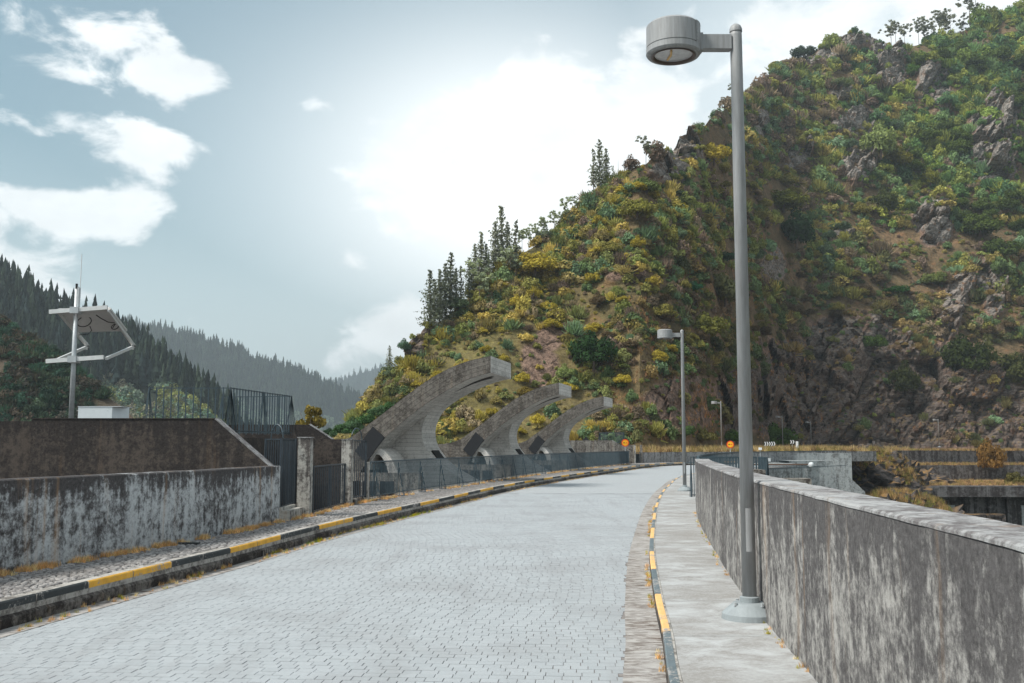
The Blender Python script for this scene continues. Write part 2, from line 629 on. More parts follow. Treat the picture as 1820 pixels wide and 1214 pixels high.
# ------------------------------------------------------------------ world sky
def build_world():
    w = bpy.data.worlds.new("World")
    sc.world = w
    w.use_nodes = True
    k = N(w.node_tree)
    out = k.n('ShaderNodeOutputWorld')
    bg = k.n('ShaderNodeBackground', {'Strength': SKY_STRENGTH})
    k.t.links.new(bg.outputs[0], out.inputs[0])
    sky = k.n('ShaderNodeTexSky')
    sky.sky_type = 'NISHITA'
    sky.sun_disc = False
    sky.sun_elevation = R(SUN_EL)
    sky.sun_rotation = R(SUN_AZ)
    sky.air_density = 1.2
    sky.dust_density = 2.5
    sky.ozone_density = 1.5
    v = k.n('ShaderNodeTexCoord').outputs['Generated']
    sep = k.n('ShaderNodeSeparateXYZ', {0: v})
    az = k.m('ARCTAN2', sep.outputs[0], sep.outputs[1])
    el = k.m('ARCSINE', sep.outputs[2])
    # sky veil: the Nishita blue thinned by high cloud
    hs = k.n('ShaderNodeHueSaturation', {'Saturation': .60, 'Value': 1.0, 'Color': sky.outputs[0]})
    base = k.mix(1., hs.outputs[0], (.66, .93, .95), 'MULTIPLY')
    white = (9.5, 9.85, 9.95)

    def blob(x, y, rx, ry, amp=1., soft=1.):
        r = ray(x, y)
        r = r / np.linalg.norm(r)
        a0, e0 = math.atan2(r[0], r[1]), math.asin(r[2])
        dx = k.m('DIVIDE', k.m('SUBTRACT', az, a0), rx / F)
        dy = k.m('DIVIDE', k.m('SUBTRACT', el, e0), ry / F)
        d = k.m('ADD', k.m('MULTIPLY', dx, dx), k.m('MULTIPLY', dy, dy))
        return k.m('MULTIPLY', k.m('POWER', 2.718, k.m('MULTIPLY', d, -soft)), amp)

    glow = blob(900, 330, 520, 330, .75)
    low = k.rng(el, -.02, .36, .55, 0., True)
    veil = k.m('MAXIMUM', glow, low)
    veil2 = blob(1500, 130, 420, 260, .8)
    veil = k.m('MAXIMUM', veil, veil2)
    base = k.mix(k.m('MINIMUM', veil, .97), base, (9.3, 10.1, 10.35))
    core = blob(915, 330, 270, 200, 1.)
    base = k.mix(k.m('MULTIPLY', core, .85), base, (12.5, 12.6, 12.5))
    p = k.n('ShaderNodeCombineXYZ', {0: az, 1: k.m('MULTIPLY', el, 1.7), 2: 3.1}).outputs[0]
    n1 = k.noise(p, 12., 12., .60, .3)
    n2 = k.noise(p, 2.2, 4., .5)
    d = k.m('ADD', k.m('MULTIPLY', n1, .9), k.m('MULTIPLY', n2, .12))
    blobs = [(110, 60, 170, 55, .2), (15, 225, 95, 50, .15), (315, 145, 100, 45, .36), (180, 235, 150, 34, .13), (110, 130, 90, 30, .12), (270, 270, 120, 60, .17),
             (70, 370, 130, 40, .2), (190, 400, 150, 40, .2), (60, 460, 130, 38, .18), (100, 525, 90, 25, .16),
             (740, 400, 140, 34, .2), (620, 455, 60, 30, .15), (700, 560, 190, 45, .2), (640, 600, 160, 45, .14), (940, 240, 330, 110, .26),
             (1130, 200, 190, 60, .2), (1480, 45, 230, 60, .22), (1750, -10, 260, 70, .2), (530, 180, 50, 18, .12), (1120, 55, 60, 22, .12),
             (680, 10, 60, 25, .06), (1000, 330, 260, 90, .2)]
    tot = None
    for b in blobs:
        g = blob(*b)
        tot = g if tot is None else k.m('ADD', tot, g)
    holes = [(150, 175, 120, 22, -.12), (60, 300, 80, 18, -.1), (400, 320, 90, 60, -.1), (200, 110, 40, 25, -.06), (470, 400, 130, 260, -.2), (440, 80, 130, 120, -.13), (110, 160, 110, 30, -.1), (640, 120, 150, 100, -.12), (120, 310, 90, 25, -.1)]
    for b in holes:
        tot = k.m('ADD', tot, blob(*b))
    # outside the view extra bright cloud cover is added to light upright surfaces
    inview = blob(760, 300, 1500, 900, 1.)
    tot = k.m('ADD', tot, k.rng(inview, 0, .5, .17, 0.))
    d = k.m('ADD', d, k.m('MINIMUM', k.m('MULTIPLY', tot, .88), .27))
    mask = k.rng(d, .575, .73, 0, 1, True)
    mask = k.m('MULTIPLY', mask, k.rng(el, -.05, .02, 0, 1))
    shade = k.noise(p, 9., 6., .6)
    cc = k.mix(k.rng(shade, .35, .65), tuple(c * .93 for c in white), tuple(c * 1.12 for c in white))
    col = k.mix(k.m('MULTIPLY', mask, .84), base, cc)
    k.t.links.new(col, bg.inputs[0])


build_world()

# ================================================================== ROAD, KERBS, PAVEMENTS
KL = smooth_path([(-6.4, -3), (-5.75, 2), (-5.22, 6), (-4.77, 9.48), (-4.57, 10.91), (-4.3, 12.74), (-4.03, 14.4), (-3.79, 16.46), (-3.54, 18.42), (-3.24, 20.42),
                  (-2.65, 23.95), (-2.01, 27.45), (-1.38, 31.21), (-.68, 35.2), (.34, 40.2), (1.22, 44), (2.75, 50.03), (5.35, 59.5), (9.9, 76),
                  (14.0, 86), (19.5, 91.5), (23, 94)], .45)
KR = smooth_path([(.70, -3), (.76, 2), (.93, 5), (1.07, 6.95), (1.3, 8.79), (1.54, 10.97), (2.07, 15.23), (2.67, 19.38), (3.75, 26.42), (5.08, 34.24), (6.39, 41.05),
                  (8.87, 52.59), (12.4, 63), (17.6, 74), (20, 77)], .45)
WR = smooth_path([(1.45, -3), (1.60, 2.2), (1.73, 3.42), (1.92, 5.43), (2.13, 7.5), (2.38, 9.94), (2.74, 12.9), (3.88, 20.9), (4.62, 25.3)], .12)
WL = smooth_path([(-8.6, -3), (-7.3, 4), (-6.35, 8.9), (-5.79, 11.48), (-5.44, 12.98), (-4.86, 15.97), (-4.47, 19.36)], .25)
FE = smooth_path([(-3.75, 26.62), (-3.02, 30.67), (-2.05, 35.2), (-.69, 41.32), (1.43, 51.01), (5.1, 64.99), (9.19, 78.75)], .12)
RAIL_R = smooth_path([(4.78, 25.7), (5.3, 28.6), (6.45, 34.8), (8.0, 41.7), (10.3, 50), (13.8, 59), (18.8, 67.5), (25, 75)], .6)


def at_y(path, y):
    return np.interp(y, path[:, 1], path[:, 0])


def offset(path, d):
    n, _ = normals2(path)
    return path + n * d


def sheet(name, a, b, z, m, parent=None, **kw):
    n = min(len(a), len(b))
    ia = np.linspace(0, len(a) - 1, n).astype(int)
    ib = np.linspace(0, len(b) - 1, n).astype(int)
    mb = MB()
    v = []
    for i in range(n):
        v += [(a[ia[i], 0], a[ia[i], 1], z), (b[ib[i], 0], b[ib[i], 1], z)]
    mb.add(v, [(2 * i, 2 * i + 1, 2 * i + 3, 2 * i + 2) for i in range(n - 1)])
    return mb.build(name, m, parent, **kw)


# the bed under the setts, then the distant paving as one sheet
dam = MB()
sweep(offset(KL, 3.1)[::3], [(-3.0, -.03), (-3.0, -9), (4.0, -9), (4.0, -.03)], mb=dam)
dam.build('dam_body', M['abut'], kind='structure')
bed = sheet('road_bed', offset(KL, -.02), offset(KR, .03), -.006, M['joint'], kind='structure')
SETT_END = 36.
kl_f, kr_f = KL[KL[:, 1] > SETT_END], KR[KR[:, 1] > SETT_END]
kl_f = np.vstack([[at_y(KL, SETT_END), SETT_END], kl_f])
kr_f = np.vstack([[at_y(KR, SETT_END), SETT_END], kr_f])
road = sheet('road', offset(kl_f, .02), offset(kr_f, .03), 0, M['road'], kind='structure')
back = MB()
road_b = MB().add([(-6.2, -3, 0), (.7, -3, 0), (.85, 4.4, 0), (-5.3, 4.4, 0)], [(0, 1, 2, 3)]).build('paving_behind', M['road'], road)


def sett_geom(w, d, h=.03, c=.006):
    x, y = w / 2, d / 2
    v = [(-x, -y, -h), (x, -y, -h), (x, y, -h), (-x, y, -h), (-x, -y, -c), (x, -y, -c), (x, y, -c), (-x, y, -c),
         (-x + c, -y + c, 0), (x - c, -y + c, 0), (x - c, y - c, 0), (-x + c, y - c, 0)]
    f = [(8, 9, 10, 11)] + [(i, (i + 1) % 4, (i + 1) % 4 + 4, i + 4) for i in range(4)] + [(4 + i, 4 + (i + 1) % 4, 8 + (i + 1) % 4, 8 + i) for i in range(4)]
    return np.array(v), np.array(f)


sv = [sett_geom(.1285 + .0012 * i, .1095 + .0012 * (i % 3), c=.0014) for i in range(4)]
ROW, COLW = .118, .135
spots = []
ang = R(-4)
ca_, sa_ = math.cos(ang), math.sin(ang)
for r in range(int(-5 / ROW), int(39 / ROW)):
    off = rnd.uniform(0, COLW)
    wav = .0
    for c in range(-52, 52):
        lx, ly = c * COLW + off, r * ROW + rnd.uniform(-.002, .002)
        x, y = lx * ca_ - ly * sa_, lx * sa_ + ly * ca_
        if not 4.4 < y < SETT_END - .06:
            continue
        if x < at_y(KL, y) + .24 or x > at_y(KR, y) - .29:
            continue
        spots.append((x, y, rnd.uniform(-.0015, .001), ang + rnd.uniform(-.012, .012), rnd.randrange(4), rnd.uniform(-.002, .002), rnd.uniform(-.002, .002)))
fov = 910 / F + .02
vis = sorted([s for s in spots if abs(s[0]) < s[1] * fov and s[1] > 6.75], key=lambda s: s[1] + abs(s[0]) * .02)
parts = set(id(s) for s in vis[:300])
sett_me = []
for v, f in sv:
    mb = MB()
    mb.add(v, [tuple(q) for q in f])
    me = mb.mesh('sett')
    me.materials.append(M['sett'])
    sett_me.append(me)
V, Fc, nv = [], [], 0
for s in spots:
    if id(s) in parts:
        o = link('sett', sett_me[s[4]], parent=road)
        o.location = (s[0], s[1], s[2])
        o.rotation_euler = (s[5], s[6], s[3])
    else:
        v, f = sv[s[4]]
        c, sn = math.cos(s[3]), math.sin(s[3])
        q = np.stack([v[:, 0] * c - v[:, 1] * sn + s[0], v[:, 0] * sn + v[:, 1] * c + s[1], v[:, 2] + s[2] + v[:, 0] * s[6] + v[:, 1] * s[5]], 1)
        V.append(q)
        Fc.append(f + nv)
        nv += len(v)
link('sett_paving', np_mesh('sett_paving', np.vstack(V), np.vstack(Fc)), M['sett'], road, kind='stuff')

# gutters
sweep(offset(KR, -.135), [(-.185, .004), (.13, .003)], close=False).build('gutter', M['gutter'], kind='structure')
sweep(offset(KL, .10), [(-.12, .004), (.19, .004)], close=False).build('gutter', M['gutter'], kind='structure')

# left kerb
kerb = sweep(offset(KL[::1], 0), [(-.30, -.02), (.05, -.02), (.055, .09), (.015, .125), (-.30, .125)], rough=.012).build('kerb', M['base'], kind='structure')


def arc(path):
    return np.r_[0, np.cumsum(np.linalg.norm(np.diff(path, axis=0), axis=1))]


def sub(path, s0, s1, n=3):
    s = arc(path)
    t = np.linspace(s0, s1, n)
    return np.stack([np.interp(t, s, path[:, 0]), np.interp(t, s, path[:, 1])], 1)


def s_of_y(path, y):
    return float(np.interp(y, path[:, 1], arc(path)))


br = [s_of_y(KL, y) for y in (-1.2, .6, 2.4, 4.2, 6.0, 7.9, 9.1, 10.91, 12.74, 14.4, 16.46, 18.42, 20.42, 22.1, 23.95, 25.6, 27.45, 29.3, 31.2, 33.1, 35.2)]
SL = arc(KL)[-1]
while br[-1] + 1.95 < SL - 1:
    br.append(br[-1] + 1.95)
for i in range(len(br) - 1):
    yellow = i % 2 == 1 and br[i] > 0
    yellow = (i % 2 == 1)
    mid = (br[i] + br[i + 1]) / 2
    for a, b in ((br[i], mid), (mid, br[i + 1])):
        p = sub(KL, a + .006, b - .006)
        st = sweep(p, [(-.135, .10), (.02, .10), (.022, .238), (.010, .25), (-.135, .25)], rough=.003).build('kerb_stone', M['kerb'], kerb)
        q = sub(KL, a + .012, b - .012)
        pm = M['yellow'] if yellow else M['black']
        if b > s_of_y(KL, 60):
            pm = M['yellow_pale'] if yellow else M['slate_blue']
        sweep(q, [(-.002, .178), (.0255, .178), (.0255, .240), (.012, .2535), (-.002, .2535)]).build('paint_band', pm, st)

# drain grate in the left kerb
gx = s_of_y(KL, 15.75)
dr = MB()
c0 = sub(KL, gx - .22, gx + .22)
sweep(c0, [(.02, .012), (.062, .012), (.062, .095), (.02, .095)], mb=dr)
grate = dr.build('storm_drain', M['dark'], label='small rusty storm drain opening set in the left kerb face below the yellow stripe', cat='drain')
for i in range(5):
    q = sub(KL, gx - .18 + i * .09, gx - .15 + i * .09, 2)
    sweep(q, [(.06, .012), (.072, .012), (.072, .1), (.06, .1)]).build('bar', M['wall'], grate)

q_ = G(335, 966, .26)
MB().box(q_[0] - .16, q_[0] + .16, q_[1] - .05, q_[1] + .05, .256, .275).build('metal_strip', M['black'], label='small dark flat strip lying on the left pavement by the wall', cat='strip')

# right kerb: painted stones with a bare concrete edge behind
kerbr = sweep(offset(KR, .0), [(.0, -.02), (.0, .085), (.09, .085), (.09, -.02)]).build('kerb', M['base'], kind='structure')
b = s_of_y(KR, 8.79) - 2.19 * 5
i = 1
while b + 2.19 < arc(KR)[-1] - 1:
    if b > 0:
        q = sub(KR, b + .004, b + 2.186, 6)
        st = sweep(q, [(.004, .01), (.004, .100), (.012, .108), (.085, .108), (.085, .01)], rough=.004).build('kerb_stone', M['kerb'], kerbr)
        sweep(sub(KR, b + .01, b + 2.18, 6), [(.0005, .045), (.0005, .103), (.011, .112), (.064, .112), (.064, .045)]).build(
            'paint_band', M['yellow_pale'] if i % 2 == 0 else M['slate_blue'], st)
    b += 2.19
    i += 1

# right walkway: a base and single slabs as far as they read
walk_out = np.vstack([WR, RAIL_R + [.25, 0]])
wi = offset(KR, .088)
wk = sweep(wi, [(0, -.03), (0, .088), (1.4, .088), (1.4, -.03)]).build('walkway', M['joint'], kind='structure')


def between(t, a, bb):
    return a * (1 - t) + bb * t


y = -2.8
while y < 60:
    L = 1.9 if y < 30 else 6
    pts = []
    ys = np.linspace(y + .006, y + L - .006, 5)
    xa = at_y(wi, ys)
    xb = at_y(walk_out, ys)
    mb = MB()
    v = []
    for j in range(5):
        for x in (xa[j], xb[j]):
            v += [(x, ys[j], .085), (x, ys[j], .104 + rnd.uniform(-.0005, .0005))]
    f = []
    for j in range(4):
        o = j * 4
        f += [(o + 1, o + 3, o + 7, o + 5), (o, o + 1, o + 5, o + 4), (o + 2, o + 6, o + 7, o + 3)]
    f += [(0, 2, 3, 1), (16, 17, 19, 18)]
    mb.add(v, f)
    mb.build('slab', M['walk'], wk)
    y += L

# left pavement: mortar sheet and cobbles
lo = np.vstack([WL, [[-4.2, 21], [-4.0, 24.9]], FE[::6], [[10.8, 84], [14, 88.5], [20, 93], [28, 98.5], [37, 103]]])
li = offset(KL, -.13)
li = li[li[:, 1] > -2.9]
ysl = np.linspace(-2.8, 88, 150)
mb = MB()
v = []
for yy in ysl:
    xa, xb = at_y(lo, yy) - .35, at_y(li, yy)
    v += [(xa, yy, .236), (xb, yy, .236)]
mb.add(v, [(2 * i, 2 * i + 1, 2 * i + 3, 2 * i + 2) for i in range(len(ysl) - 1)])


def pave_mat():
    m, k = mat('cobbled_pavement', .9, 0, .15)
    vv = k.n('ShaderNodeTexVoronoi', {'Vector': k.pos, 'Scale': 13.}, feature='F1')
    e = k.n('ShaderNodeTexVoronoi', {'Vector': k.pos, 'Scale': 13.}, feature='DISTANCE_TO_EDGE').outputs[0]
    c = k.mix(k.n('ShaderNodeSeparateColor', {0: vv.outputs['Color']}).outputs[0], (.15, .14, .14), (.40, .385, .37))
    c = k.mix(k.rng(e, .0, .12), (.12, .10, .085), c)
    k.set(k.b.inputs['Base Color'], c)
    bump(k, k.rng(e, 0, .2), .8, .02)
    return m


M['pave'] = pave_mat()
pave = mb.build('pavement', M['pave'], kind='structure')
# everything left of the fence lies on a lower deck
MB().add([(-40, 21.5, -1.4), (-4.2, 21.5, -1.4), (9, 79, -1.4), (9, 100, -1.4), (-20, 110, -1.4), (-60, 110, -1.4)], [(0, 1, 2, 3, 4, 5)]).build('lower_deck', M['base'], kind='structure')
MB().box(-30, -5.5, -8, 21.5, -3, .2).build('lower_deck', M['dark_wall'], kind='structure')


def cobble(seed):
    r = random.Random(seed)
    v = []
    for z, s in ((-.012, 1.), (.008, .94), (.016, .6)):
        for j in range(6):
            t = j * math.pi / 3
            v.append((math.cos(t) * s * (.9 + .2 * ((j * 7 + seed) % 3) / 2), math.sin(t) * s * (.9 + .25 * ((j * 5 + seed) % 4) / 3), z + r.uniform(-.002, .002)))
    f = [(i * 6 + j, i * 6 + (j + 1) % 6, i * 6 + 6 + (j + 1) % 6, i * 6 + 6 + j) for i in (0, 1) for j in range(6)]
    f.append(tuple(range(12, 18)))
    return v, f


cob = []
for i in range(5):
    v, f = cobble(i)
    mb = MB().add(v, f)
    me = mb.mesh('cobble')
    me.materials.append(M['cobble'])
    cob.append((np.array(v), f, me))
cs = []
yy = 6.5
while yy < 27:
    xa, xb = at_y(lo, yy) + .05, at_y(li, yy) - .03
    x = xa + rnd.uniform(0, .03)
    while x < xb:
        cs.append((x + rnd.uniform(-.012, .012), yy + rnd.uniform(-.014, .014), rnd.uniform(.03, .043), rnd.uniform(0, 6.28), rnd.randrange(5)))
        x += rnd.uniform(.066, .086)
    yy += .066
visc = sorted([s for s in cs if abs(s[0]) < s[1] * fov], key=lambda s: s[1])
pc = set(id(s) for s in visc[:300])
mb = MB()
for s in cs:
    v, f, me = cob[s[4]]
    if id(s) in pc:
        o = link('cobble', me, parent=pave)
        o.location = (s[0], s[1], .238)
        o.rotation_euler = (0, 0, s[3])
        o.scale = (s[2], s[2] * .85, 1)
    else:
        c, sn = math.cos(s[3]), math.sin(s[3])
        q = [(s[0] + (p[0] * c - p[1] * .85 * sn) * s[2], s[1] + (p[0] * sn + p[1] * .85 * c) * s[2], .238 + p[2]) for p in v]
        mb.add(q, f)
mb.build('cobble_paving', M['cobble'], pave, kind='stuff')

# ================================================================== PARAPETS AND WALLS
prof = densify([(0, .05), (0, 1.335), (.02, 1.352), (.33, 1.352), (.35, 1.335), (.35, -9)][:5] + [(.35, .05)], .16)
sweep(WR, prof, rough=.022).build('parapet_wall', M['parapet_r'], smooth=False,
                                  label='long curved concrete parapet with dark rain streaks on the right of the walkway', cat='parapet')
pr = bpy.data.objects['parapet_wall']
sweep(WR, densify([(-.003, 1.343), (-.001, 1.357), (.014, 1.366), (.338, 1.366), (.354, 1.352)], .1), rough=.010).build('coping', M['coping'], pr)
prof = densify([(0, .2), (0, 1.30), (-.02, 1.315), (-.25, 1.315), (-.27, 1.30), (-.27, .2)][::-1], .14)
pl = sweep(WL, prof, rough=.016).build('parapet_wall', M['parapet_l'], label='low concrete parapet stained grey and black along the left pavement', cat='parapet')


def prism(outline, y0, y1, mb=None, rough=0):
    """outline [(x, z)] extruded from y0 to y1"""
    mb = mb or MB()
    n = len(outline)
    v = [(x, y0, z) for x, z in outline] + [(x, y1, z) for x, z in outline]
    f = [tuple(range(n)), tuple(range(n, 2 * n))[::-1]] + [(i, i + n, (i + 1) % n + n, (i + 1) % n) for i in range(n)]
    uv = [(x, z) for x, z in outline] * 2
    return mb.add(v, f, 0, uv)


wa = prism([(-9.36, .2), (-4.67, .2), (-4.67, 1.27), (-5.79, 2.21), (-9.36, 2.21)], 19.45, 19.74)
wa = wa.build('stair_wall', M['dark_wall'], label='dark stained concrete wall with a sloping end above the left parapet', cat='wall')
# pale worn coping down the slope
d = np.array([-4.67 + 5.79, 0, 1.27 - 2.21])
d /= np.linalg.norm(d)
nrm = np.array([-d[2], 0, d[0]])
MB().obox(np.array([-5.23, 19.595, 1.74]) + nrm * .012, d * .735, (0, .155, 0), nrm * .012).build('coping', M['coping'], wa)
MB().box(-9.36, -5.79, 19.44, 19.75, 2.212, 2.232).build('coping', M['dark_wall'], wa)
MB().box(-16, -9.37, 19.75, 20.0, .2, 2.18).build('back_wall', M['dark_wall'], label='set back dark concrete wall at the far left behind the parapet', cat='wall')
MB().box(-16, -6.12, 20.02, 28.4, .2, 1.88).build('platform', M['dark_wall'], kind='structure')
MB().box(-6.11, -4.33, 27.1, 27.4, -1.4, 1.87).build('retaining_wall', M['dark_wall'], label='dark concrete wall running behind the gate pillars', cat='wall')
wc = prism([(-9.3, -1.4), (-5.5, -1.4), (-5.5, 1.88), (-6.22, 2.34), (-9.3, 2.34)], 30.6, 30.9)
wc = wc.build('stair_wall', M['dark_wall'], label='second sloping ended concrete wall beyond the stairwell railing', cat='wall')
d = np.array([-5.5 + 6.22, 0, 1.88 - 2.34])
d /= np.linalg.norm(d)
nrm = np.array([-d[2], 0, d[0]])
MB().obox(np.array([-5.86, 30.75, 2.11]) + nrm * .012, d * .43, (0, .16, 0), nrm * .012).build('coping', M['coping'], wc)

for nm, b_, lab in (('gate_pillar', (-4.46, -4.2, 20.85, 21.17, .2, 1.86), 'square concrete gate pillar nearest the left parapet, pale streaks down its face'),
                    ('gate_pillar', (-4.17, -3.93, 24.5, 24.84, .2, 1.84), 'square concrete gate pillar at the far side of the low double gate'),
                    ('fence_post', (-3.86, -3.76, 26.25, 26.5, .2, 1.27), 'short square concrete post where the long blue grey railing starts')):
    x0, x1, y0, y1, z0, z1 = b_
    o = MB().box(*b_).build(nm, M['pillar'], label=lab, cat='pillar')
    if nm == 'gate_pillar':
        MB().box(x0 - .012, x1 + .012, y0 - .012, y1 + .012, z1, z1 + .02).build('cap', M['coping'], o)
MB().box(-4.52, -4.47, 19.5, 20.84, .2, .5).box(-4.47, -4.30, 19.5, 20.84, .2, .44).build('threshold', M['pillar'], label='low concrete threshold under the nearer arched gate', cat='step')
MB().box(-4.05, -3.87, 24.86, 26.24, .2, .38).build('threshold', M['wall'], label='low rusty concrete threshold under the farther arched gate', cat='step')


# ------------------------------------------------------------------ gates
def gate(a, b_, z0, z1, n, lab, hoop=False, m='fence_dark', r=.010, stile=True):
    a, b_ = np.array(a, float), np.array(b_, float)
    d = b_ - a
    L = np.linalg.norm(d)
    yaw = math.atan2(d[1], d[0])
    g = empty('metal_gate', (a[0], a[1], z0), yaw, label=lab, cat='gate')
    H = z1 - z0
    MB().box(0, L, -.015, .015, H - .03, H).build('rail', M[m], g)
    MB().box(0, L, -.015, .015, 0.03, .06).build('rail', M[m], g)
    bm = MB().box(-r, r, -r, r, 0, H).mesh('bar')
    bm.materials.append(M[m])
    for i in range(n):
        o = link('bar', bm, parent=g)
        o.location = (L * (i + .5) / n, 0, 0)
    for x in (0, L):
        MB().box(x - .02, x + .02, -.02, .02, 0, H).build('stile', M[m], g)
    if stile:
        MB().box(L * .5 - .02, L * .5 + .02, -.022, .022, 0, H).build('stile', M[m], g)
    if hoop:
        h0, h1 = hoop
        c, rr = (h0 + h1) / 2, (h1 - h0) / 2
        pts = [(c + rr * math.cos(t), 0, H + .30 * math.sin(t)) for t in np.linspace(0, math.pi, 15)]
        MB().tube(pts, .014, 6).build('hoop', M['fence'], g)
    return g


gate((-5.35, 21.75), (-4.58, 21.2), .36, 1.85, 13, 'tall dark barred gate with hoop top between left parapet and first pillar', (.17, .55), stile=False)
g = gate((-4.55, 19.7), (-4.6, 21.1), .45, 1.85, 9, 'open barred gate leaf standing edge on beside the nearer pillar', stile=False)
gate((-4.2, 21.2), (-4.08, 24.5), .27, 1.27, 17, 'low dark barred double gate between the two square pillars')
gate((-4.05, 25.0), (-3.82, 26.22), .36, 1.84, 8, 'narrow tall barred gate with hoop top beside the dark steel plate', (.1, .9), stile=False)

# ------------------------------------------------------------------ long fence with splayed posts
fence = empty('railing_fence', (-3.75, 26.62, .25), label='long blue grey barred railing along the left pavement in front of the arches', cat='railing')
ofs = np.array([3.75, -26.62, -.25])


def fbuild(mb, name, m, parent):
    mb.v = [tuple(np.array(p) + ofs) for p in mb.v]
    return mb.build(name, m, parent)


fn, ft = normals2(FE)
fbuild(sweep(FE[::4], [(-.02, 1.25), (-.02, 1.285), (.02, 1.285), (.02, 1.25)]), 'rail', M['fence'], fence)
fbuild(sweep(FE[::4], [(-.012, .35), (-.012, .375), (.012, .375), (.012, .35)]), 'rail', M['fence'], fence)
rest = MB()
cnt = 0
for i in range(0, len(FE)):
    p = FE[i]
    mb = MB() if cnt < 255 else rest
    mb.bar((p[0], p[1], .36), (p[0], p[1], 1.26), .019, mi=0)
    if mb is not rest:
        fbuild(mb, 'bar', M['fence'], fence)
    cnt += 1
posts = 0
rp = MB()
for i in range(2, len(FE), 19):
    p, n_, t_ = FE[i], fn[i], ft[i]
    top = np.array([p[0], p[1], 1.26])
    mb = MB()
    for a_, o_ in ((-.12, .02), (.12, .02), (-.05, .2), (.07, .2)):
        q = np.array([*(p + t_ * a_ + n_ * o_), .255])
        mb.bar(q, top, .016)
    mb.bar(np.array([*(p + t_ * -.05), .27]), np.array([*(p + t_ * -.05 + n_ * .2), .27]), .016)
    mb.bar(np.array([*(p + t_ * .07), .27]), np.array([*(p + t_ * .07 + n_ * .2), .27]), .016)
    fbuild(mb, 'splayed_post', M['fence'], fence)
rest.v = [tuple(np.array(p) + ofs) for p in rest.v]
o = rest.build('far_bars', M['fence'], fence, kind='stuff')


def cage(c, name, lab, loops, z0, z1, sp, m, splay=.16):
    """railing cage: loops of corner points; splayed bundles at the posts"""
    g = empty(name, (c[0], c[1], z0), label=lab, cat='railing')
    H = z1 - z0
    bm = MB().box(-.012, .012, -.012, .012, .02, H).mesh('bar')
    bm.materials.append(M[m])
    pbm = MB()
    for dx, dy in ((splay, 0), (-splay, 0), (0, splay), (0, -splay), (splay * .5, splay * .5), (-splay * .5, -splay * .5)):
        pbm.bar((dx, dy, 0), (0, 0, H), .014)
    pbm = pbm.mesh('splayed_post')
    pbm.materials.append(M[m])
    for lp in loops:
        for (a, b_) in zip(lp[:-1], lp[1:]):
            a, b_ = np.array(a) - c[:2], np.array(b_) - c[:2]
            L = np.linalg.norm(b_ - a)
            n = max(2, int(L / sp))
            for z in (H - .02, .07):
                MB().bar((*a, z), (*b_, z), .03, .02).build('rail', M[m], g)
            for i in range(1, n):
                o = link('bar', bm, parent=g)
                o.location = (*(a + (b_ - a) * i / n), 0)
            k = max(1, round(L / 2.1))
            for i in range(k + 1):
                o = link('splayed_post', pbm, parent=g)
                o.location = (*(a + (b_ - a) * i / k), 0)
    return g


cage((-7.4, 26), 'stairwell_railing', 'blue grey stairwell railing with splayed bundle posts on the upper left platform',
     [[(-8.75, 24), (-6.78, 24), (-6.22, 28.1), (-8.3, 28.5)]], 1.99, 3.1, .178, 'fence')
cage((7.3, 88), 'stairwell_railing', 'blue grey stairwell railing far off behind the last arch', [[(7.6, 87), (9.7, 87), (10.2, 91), (8.0, 91), (7.6, 87)]], 1.9, 2.85, .10, 'fence')

# far end walls, pillars and gate where the dam meets the hill
fw = prism([(4.2, -1.4), (9.95, -1.4), (9.95, 1.2), (8.4, 2.13), (4.2, 2.13)], 84, 84.3).build('stair_wall', M['wall'], label='pale sloping ended concrete wall at the far end of the railing', cat='wall')
d = np.array([1.55, 0, -.93]); d /= np.linalg.norm(d); nrm = np.array([-d[2], 0, d[0]])
MB().obox(np.array([9.175, 84.15, 1.665]) + nrm * .02, d * .9, (0, .17, 0), nrm * .02).build('coping', M['coping'], fw)
MB().box(9.0, 10.35, 85.4, 85.7, 0, 1.74).build('end_wall', M['wall'], label='plain concrete wall behind the far gate opening', cat='wall')
o = MB().box(10.36, 10.5, 85.0, 85.3, 0, 1.76).build('gate_pillar', M['pillar'], label='pale slim pillar left of the far small gate', cat='pillar')
o = MB().box(10.95, 11.12, 85.4, 85.7, 0, 1.76).build('gate_pillar', M['wall'], label='darker slim pillar right of the far small gate', cat='pillar')
gate((10.52, 85.2), (10.94, 85.45), .25, 1.15, 6, 'small blue grey gate at the far end of the dam railing', m='fence', stile=False)

FW = smooth_path([(11.15, 85.5), (12.2, 87.2), (14.4, 90.0), (20, 94.2), (28, 99), (38, 104.5)], 1.2)
sweep(FW, densify([(0, .1), (0, 1.12), (-.3, 1.12), (-.3, .1)][::-1], .6), rough=.03).build(
    'boundary_wall', M['far_wall'], label='long pale concrete wall curving along the outer side of the far bend', cat='wall')

# ------------------------------------------------------------------ abutment right of the dam
def bobj(name, box, m, lab, cat):
    return MB().box(*box).build(name, M[m], label=lab, cat=cat)


